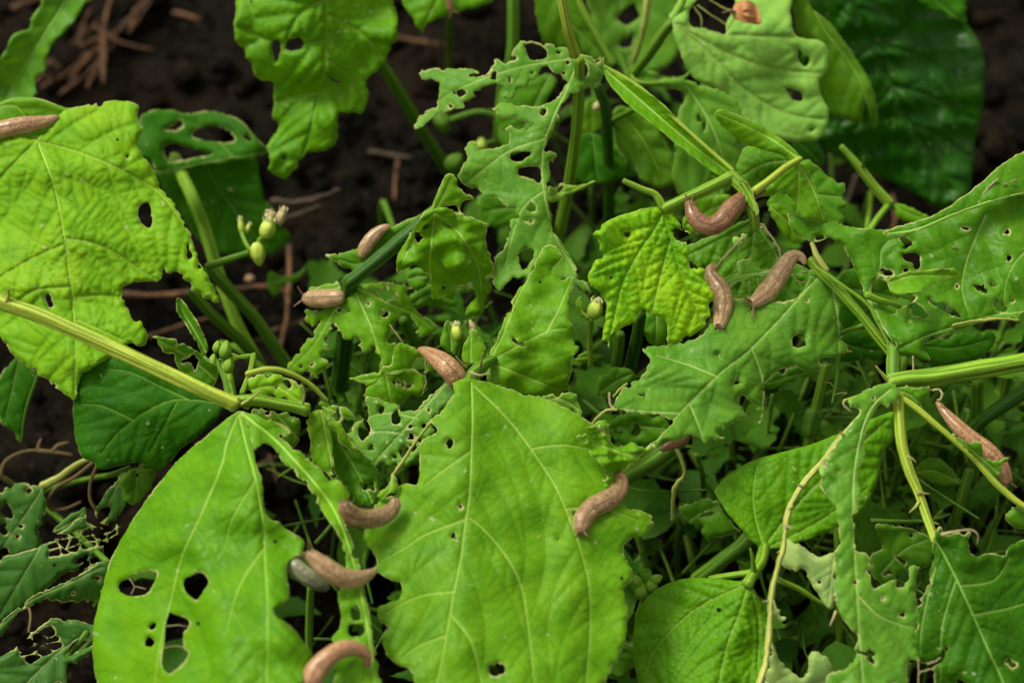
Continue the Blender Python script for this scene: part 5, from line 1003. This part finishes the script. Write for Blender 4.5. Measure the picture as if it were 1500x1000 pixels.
def slug(pts, wpx, mat, label, leafid=None, d=None, head=True, stretch=1.0, hs=None, tent=(30, 30), eye=1.0, prof=None, keel=.0):
    """pts: centre line from tail to head, in frame places; width in pixels; lies on a leaf or at depth d"""
    C2 = catmull(np.array([p[:2] for p in pts], float), 1.6); n = len(C2)
    dm = ld(leafid, *C2[n//2]) if leafid else (d if not isinstance(d, (list, tuple)) else d[0]); R0 = wpx*.5*pxm(dm)
    t = np.linspace(0, 1, n)
    if leafid: dd = LEAF[leafid][0](C2)-R0*.60-.0003
    elif isinstance(d, (list, tuple)): dd = np.interp(t, np.linspace(0, 1, len(d)), d)
    else: dd = np.full(n, d)
    k = max(3, n//8); ker = np.ones(k)/k; dd = np.convolve(np.pad(dd, k, mode='edge'), ker, 'same')[k:-k]
    C = atn(C2, dd)
    # radius along the body: pointed tail, full trunk, mantle shield, narrower neck and blunt head
    R = np.interp(t, [0, .03, .10, .22, .40, .58, .66, .76, .86, .93, .975, 1.0], prof or [.10, .26, .50, .76, .95, 1.0, .98, 1.0, .84, .64, .50, .22])*R0
    ns = 28; T = np.gradient(C, axis=0); T /= np.linalg.norm(T, axis=1)[:, None]
    V = []; UV = []; side = []
    r = np.random.default_rng(int(pts[0][0])); ph = r.uniform(0, 6, 6)
    ln = float(np.sum(np.linalg.norm(np.diff(C, axis=0), axis=1)))
    for i in range(n):
        Nn = -Fn+Un*.25; Nn = Nn-np.dot(Nn, T[i])*T[i]; Nn /= np.linalg.norm(Nn); B = np.cross(T[i], Nn)
        for j in range(ns):
            a = 2*math.pi*j/ns; ca, sa = math.cos(a), math.sin(a)
            q = R[i]
            up = ca*.86 if ca > 0 else ca*.62                                   # flatter foot
            wrk = 1+.007*math.sin(a*9+t[i]*8+ph[0])*(ca > -.2)+.008*math.sin(t[i]*58+2.5*math.sin(a*3+ph[1])+ph[2])+.018*math.sin(t[i]*17+1.5*math.sin(a*2+ph[4])+ph[3])
            man = .045*math.exp(-((t[i]-.66-.02*ca)/.018)**2)*max(0, ca) if hs is None else 0  # raised rear lip of the mantle
            ft = 1.06 if -.75 < ca < -.35 else 1.0                              # foot fringe
            V.append(C[i]+Nn*(up*q*(wrk+man)+keel*max(0, ca)**8*q*max(0, .5-t[i]))+B*(sa*q*wrk*ft)); UV.append((t[i]*ln*100, j/ns)); side.append(abs(sa) if ca < .4 else max(0, abs(sa)-.2))
    F = [(i*ns+j, i*ns+(j+1) % ns, (i+1)*ns+(j+1) % ns, (i+1)*ns+j) for i in range(n-1) for j in range(ns)]
    F.append(tuple(range(ns))[::-1]); F.append(tuple((n-1)*ns+j for j in range(ns)))
    V = np.array(V); c0 = C[n//2]-np.array(-Fn)*0
    root = thing('slug', Vector(c0), label, 'slug', None)
    me = mesh_from('body', V, F); uvl = me.uv_layers.new(name='UVMap'); li = np.empty(len(me.loops), np.int32); me.loops.foreach_get('vertex_index', li)
    uvl.data.foreach_set('uv', (np.array(UV)*np.array([1, 2.0]))[li].astype(np.float32).ravel())
    at_ = me.attributes.new('side', 'FLOAT', 'POINT'); at_.data.foreach_set('value', np.array(side, np.float32))
    link('body', me, SL[mat], root)
    if head:
        hp = C[-2]; hd = T[-1]; Nn = -Fn-np.dot(-Fn, hd)*hd; Nn /= np.linalg.norm(Nn); B = np.cross(hd, Nn); hr = R0*.42
        for sgn in (-1, 1):
            b = hp+B*sgn*hr*.55+Nn*hr*.55-hd*hr*.2; L = R0*.95*eye
            e = b+hd*L*.75+B*sgn*L*math.tan(math.radians(tent[0]))*.6+Nn*L*.35
            Cc = catmull(np.array([b, b*.5+e*.5+Nn*L*.08, e]), R0*.08); m_ = len(Cc); tt = np.linspace(0, 1, m_)
            vv, ff, _ = sweep(Cc, R0*(.13*(1-.55*tt)+.055*np.exp(-((tt-1)/.1)**2)), 8); link('tentacle', mesh_from('tentacle', vv, ff), TENT, root)
            b = hp+B*sgn*hr*.6-Nn*hr*.15+hd*hr*.1; e = b+hd*L*.38+B*sgn*L*.2-Nn*L*.1
            Cc = np.linspace(b, e, 6); vv, ff, _ = sweep(Cc, R0*np.linspace(.10, .05, 6), 8); link('tentacle', mesh_from('feeler', vv, ff), TENT, root)
    return root
slug([(86,170),(70,177),(45,182),(20,186),(-5,192),(-35,200)], 27, 'orange', 'orange-brown slug stretched across the stalk end of the lime-green leaf', 'L1', head=False)
slug([(505,435),(492,436),(478,437),(462,437),(450,437),(443,436)], 28, 'tan', 'plump short tan slug at the base of the star-shaped chewed leaf', 'L31', tent=(55, 30), eye=1.0, prof=[.2, .45, .72, .92, 1, 1, .98, .95, .82, .62, .48, .22])
slug([(572,331),(560,336),(548,346),(538,358),(532,370),(531,378)], 21, 'tan', 'small tan slug hanging off the edge beside the dark stalk', 'L30', head=False)
slug([(611,512),(622,514),(636,522),(652,534),(664,547),(671,558),(673,568)], 32, 'orange', 'orange-tan slug with its head tucked under the broadest leaf at its joint', d=[.690,.686,.680,.676,.677,.682], head=False, prof=[.08, .20, .40, .62, .85, .98, 1, 1, .95, .85, .7, .4])
slug([(1121,276),(1105,283),(1088,292),(1074,303),(1064,316),(1052,327),(1038,331),(1024,325),(1015,313),(1011,300),(1010,294)], 30, 'rust', 'dark rust-brown slug bent into a hook under the joint of the golden leaf', d=[.690,.692,.685,.682,.682,.684,.688], tent=(20, 30), eye=.8, prof=[.30, .42, .58, .78, 1, 1, .95, .9, .75, .6, .5, .3])
slug([(1051,392),(1043,393),(1041,402),(1050,415),(1058,430),(1059,448),(1056,466),(1053,480)], 29, 'tan', 'pale tan slug lying head down between golden leaf and dark chewed leaf', 'L16', tent=(25, 30), eye=.7, prof=[.22, .40, .58, .74, .93, 1.0, .98, .92, .80, .64, .52, .25])
slug([(1179,388),(1176,380),(1168,375),(1157,379),(1149,390),(1141,403),(1130,420),(1116,434),(1104,443),(1099,446)], 29, 'tan', 'brown-tan slug with long dark feelers on the web of chewed veins', 'L16', tent=(50, 30), eye=1.5)
slug([(579,729),(577,742),(567,752),(552,758),(537,760),(520,757),(509,748),(505,738),(505,734)], 29, 'brown', 'grey-brown slug curved like a smile across the gap by the broadest leaf', d=[.634,.632,.629,.625,.620,.616,.613], tent=(30, 30), eye=.4, prof=[.30, .46, .66, .84, .97, 1, 1, .98, .92, .8, .62, .3])
slug([(903,692),(908,701),(908,714),(899,726),(884,735),(868,744),(856,757),(851,772),(851,782)], 31, 'brown', 'speckled brown slug on the right-hand rim of the broadest leaf, head on the leaf', 'L12', tent=(40, 30), eye=.75, prof=[.35, .55, .72, .86, .97, 1.0, .98, .94, .86, .72, .55, .25])
slug([(551,833),(540,841),(524,847),(506,847),(490,840),(473,828),(460,817),(450,808)], 30, 'tan', 'smooth orange-tan slug bridging from the holed yellow-green leaf to its ribbed lobe', d=[.606,.602,.597,.594,.592,.592,.592], tent=(50, 30), eye=1.1, prof=[.10, .25, .50, .78, .98, 1.0, .96, .9, .78, .64, .52, .24])
slug([(482,862),(468,855),(452,845),(438,834),(428,825),(424,821)], 25, 'grey', 'greyish translucent slug pressed beneath the smooth orange-tan slug', d=[.612,.608,.606,.606,.608], head=False, prof=[.1, .3, .6, .85, 1, 1, 1, .98, .9, .75, .6, .3])
slug([(536,973),(537,962),(530,953),(516,949),(500,951),(484,960),(468,975),(455,995),(444,1020),(436,1045)], 33, 'orange', 'arched orange-brown slug on the narrow lobe beside its row of holes', d=[.579,.576,.572,.570,.568,.568,.568], head=True, prof=[.30, .42, .55, .70, .86, .96, 1, 1, .92, .75, .55, .3])
slug([(1372,588),(1382,601),(1396,617),(1412,633),(1432,649),(1450,663),(1465,680),(1473,697),(1476,708)], 25, 'orange', 'long pinkish-tan slug stretched behind the bare yellow rib', d=[.672,.668,.664,.662,.660,.660,.662], tent=(40, 30), eye=1.0, prof=[.14, .30, .52, .74, .94, 1.0, .98, .95, .88, .75, .6, .3])
slug([(1010,636),(1003,645),(993,650),(982,652),(974,656),(969,660)], 13, 'rust', 'small dark brown slug half hidden beneath the dark chewed leaf', d=.70, tent=(30, 30), eye=1.2)
slug([(655,-30),(656,-10),(659,8),(663,18)], 11, 'rust', 'little brown slug hanging from the bright leaf tip over bare soil', d=.853, tent=(45, 30), eye=2.4)
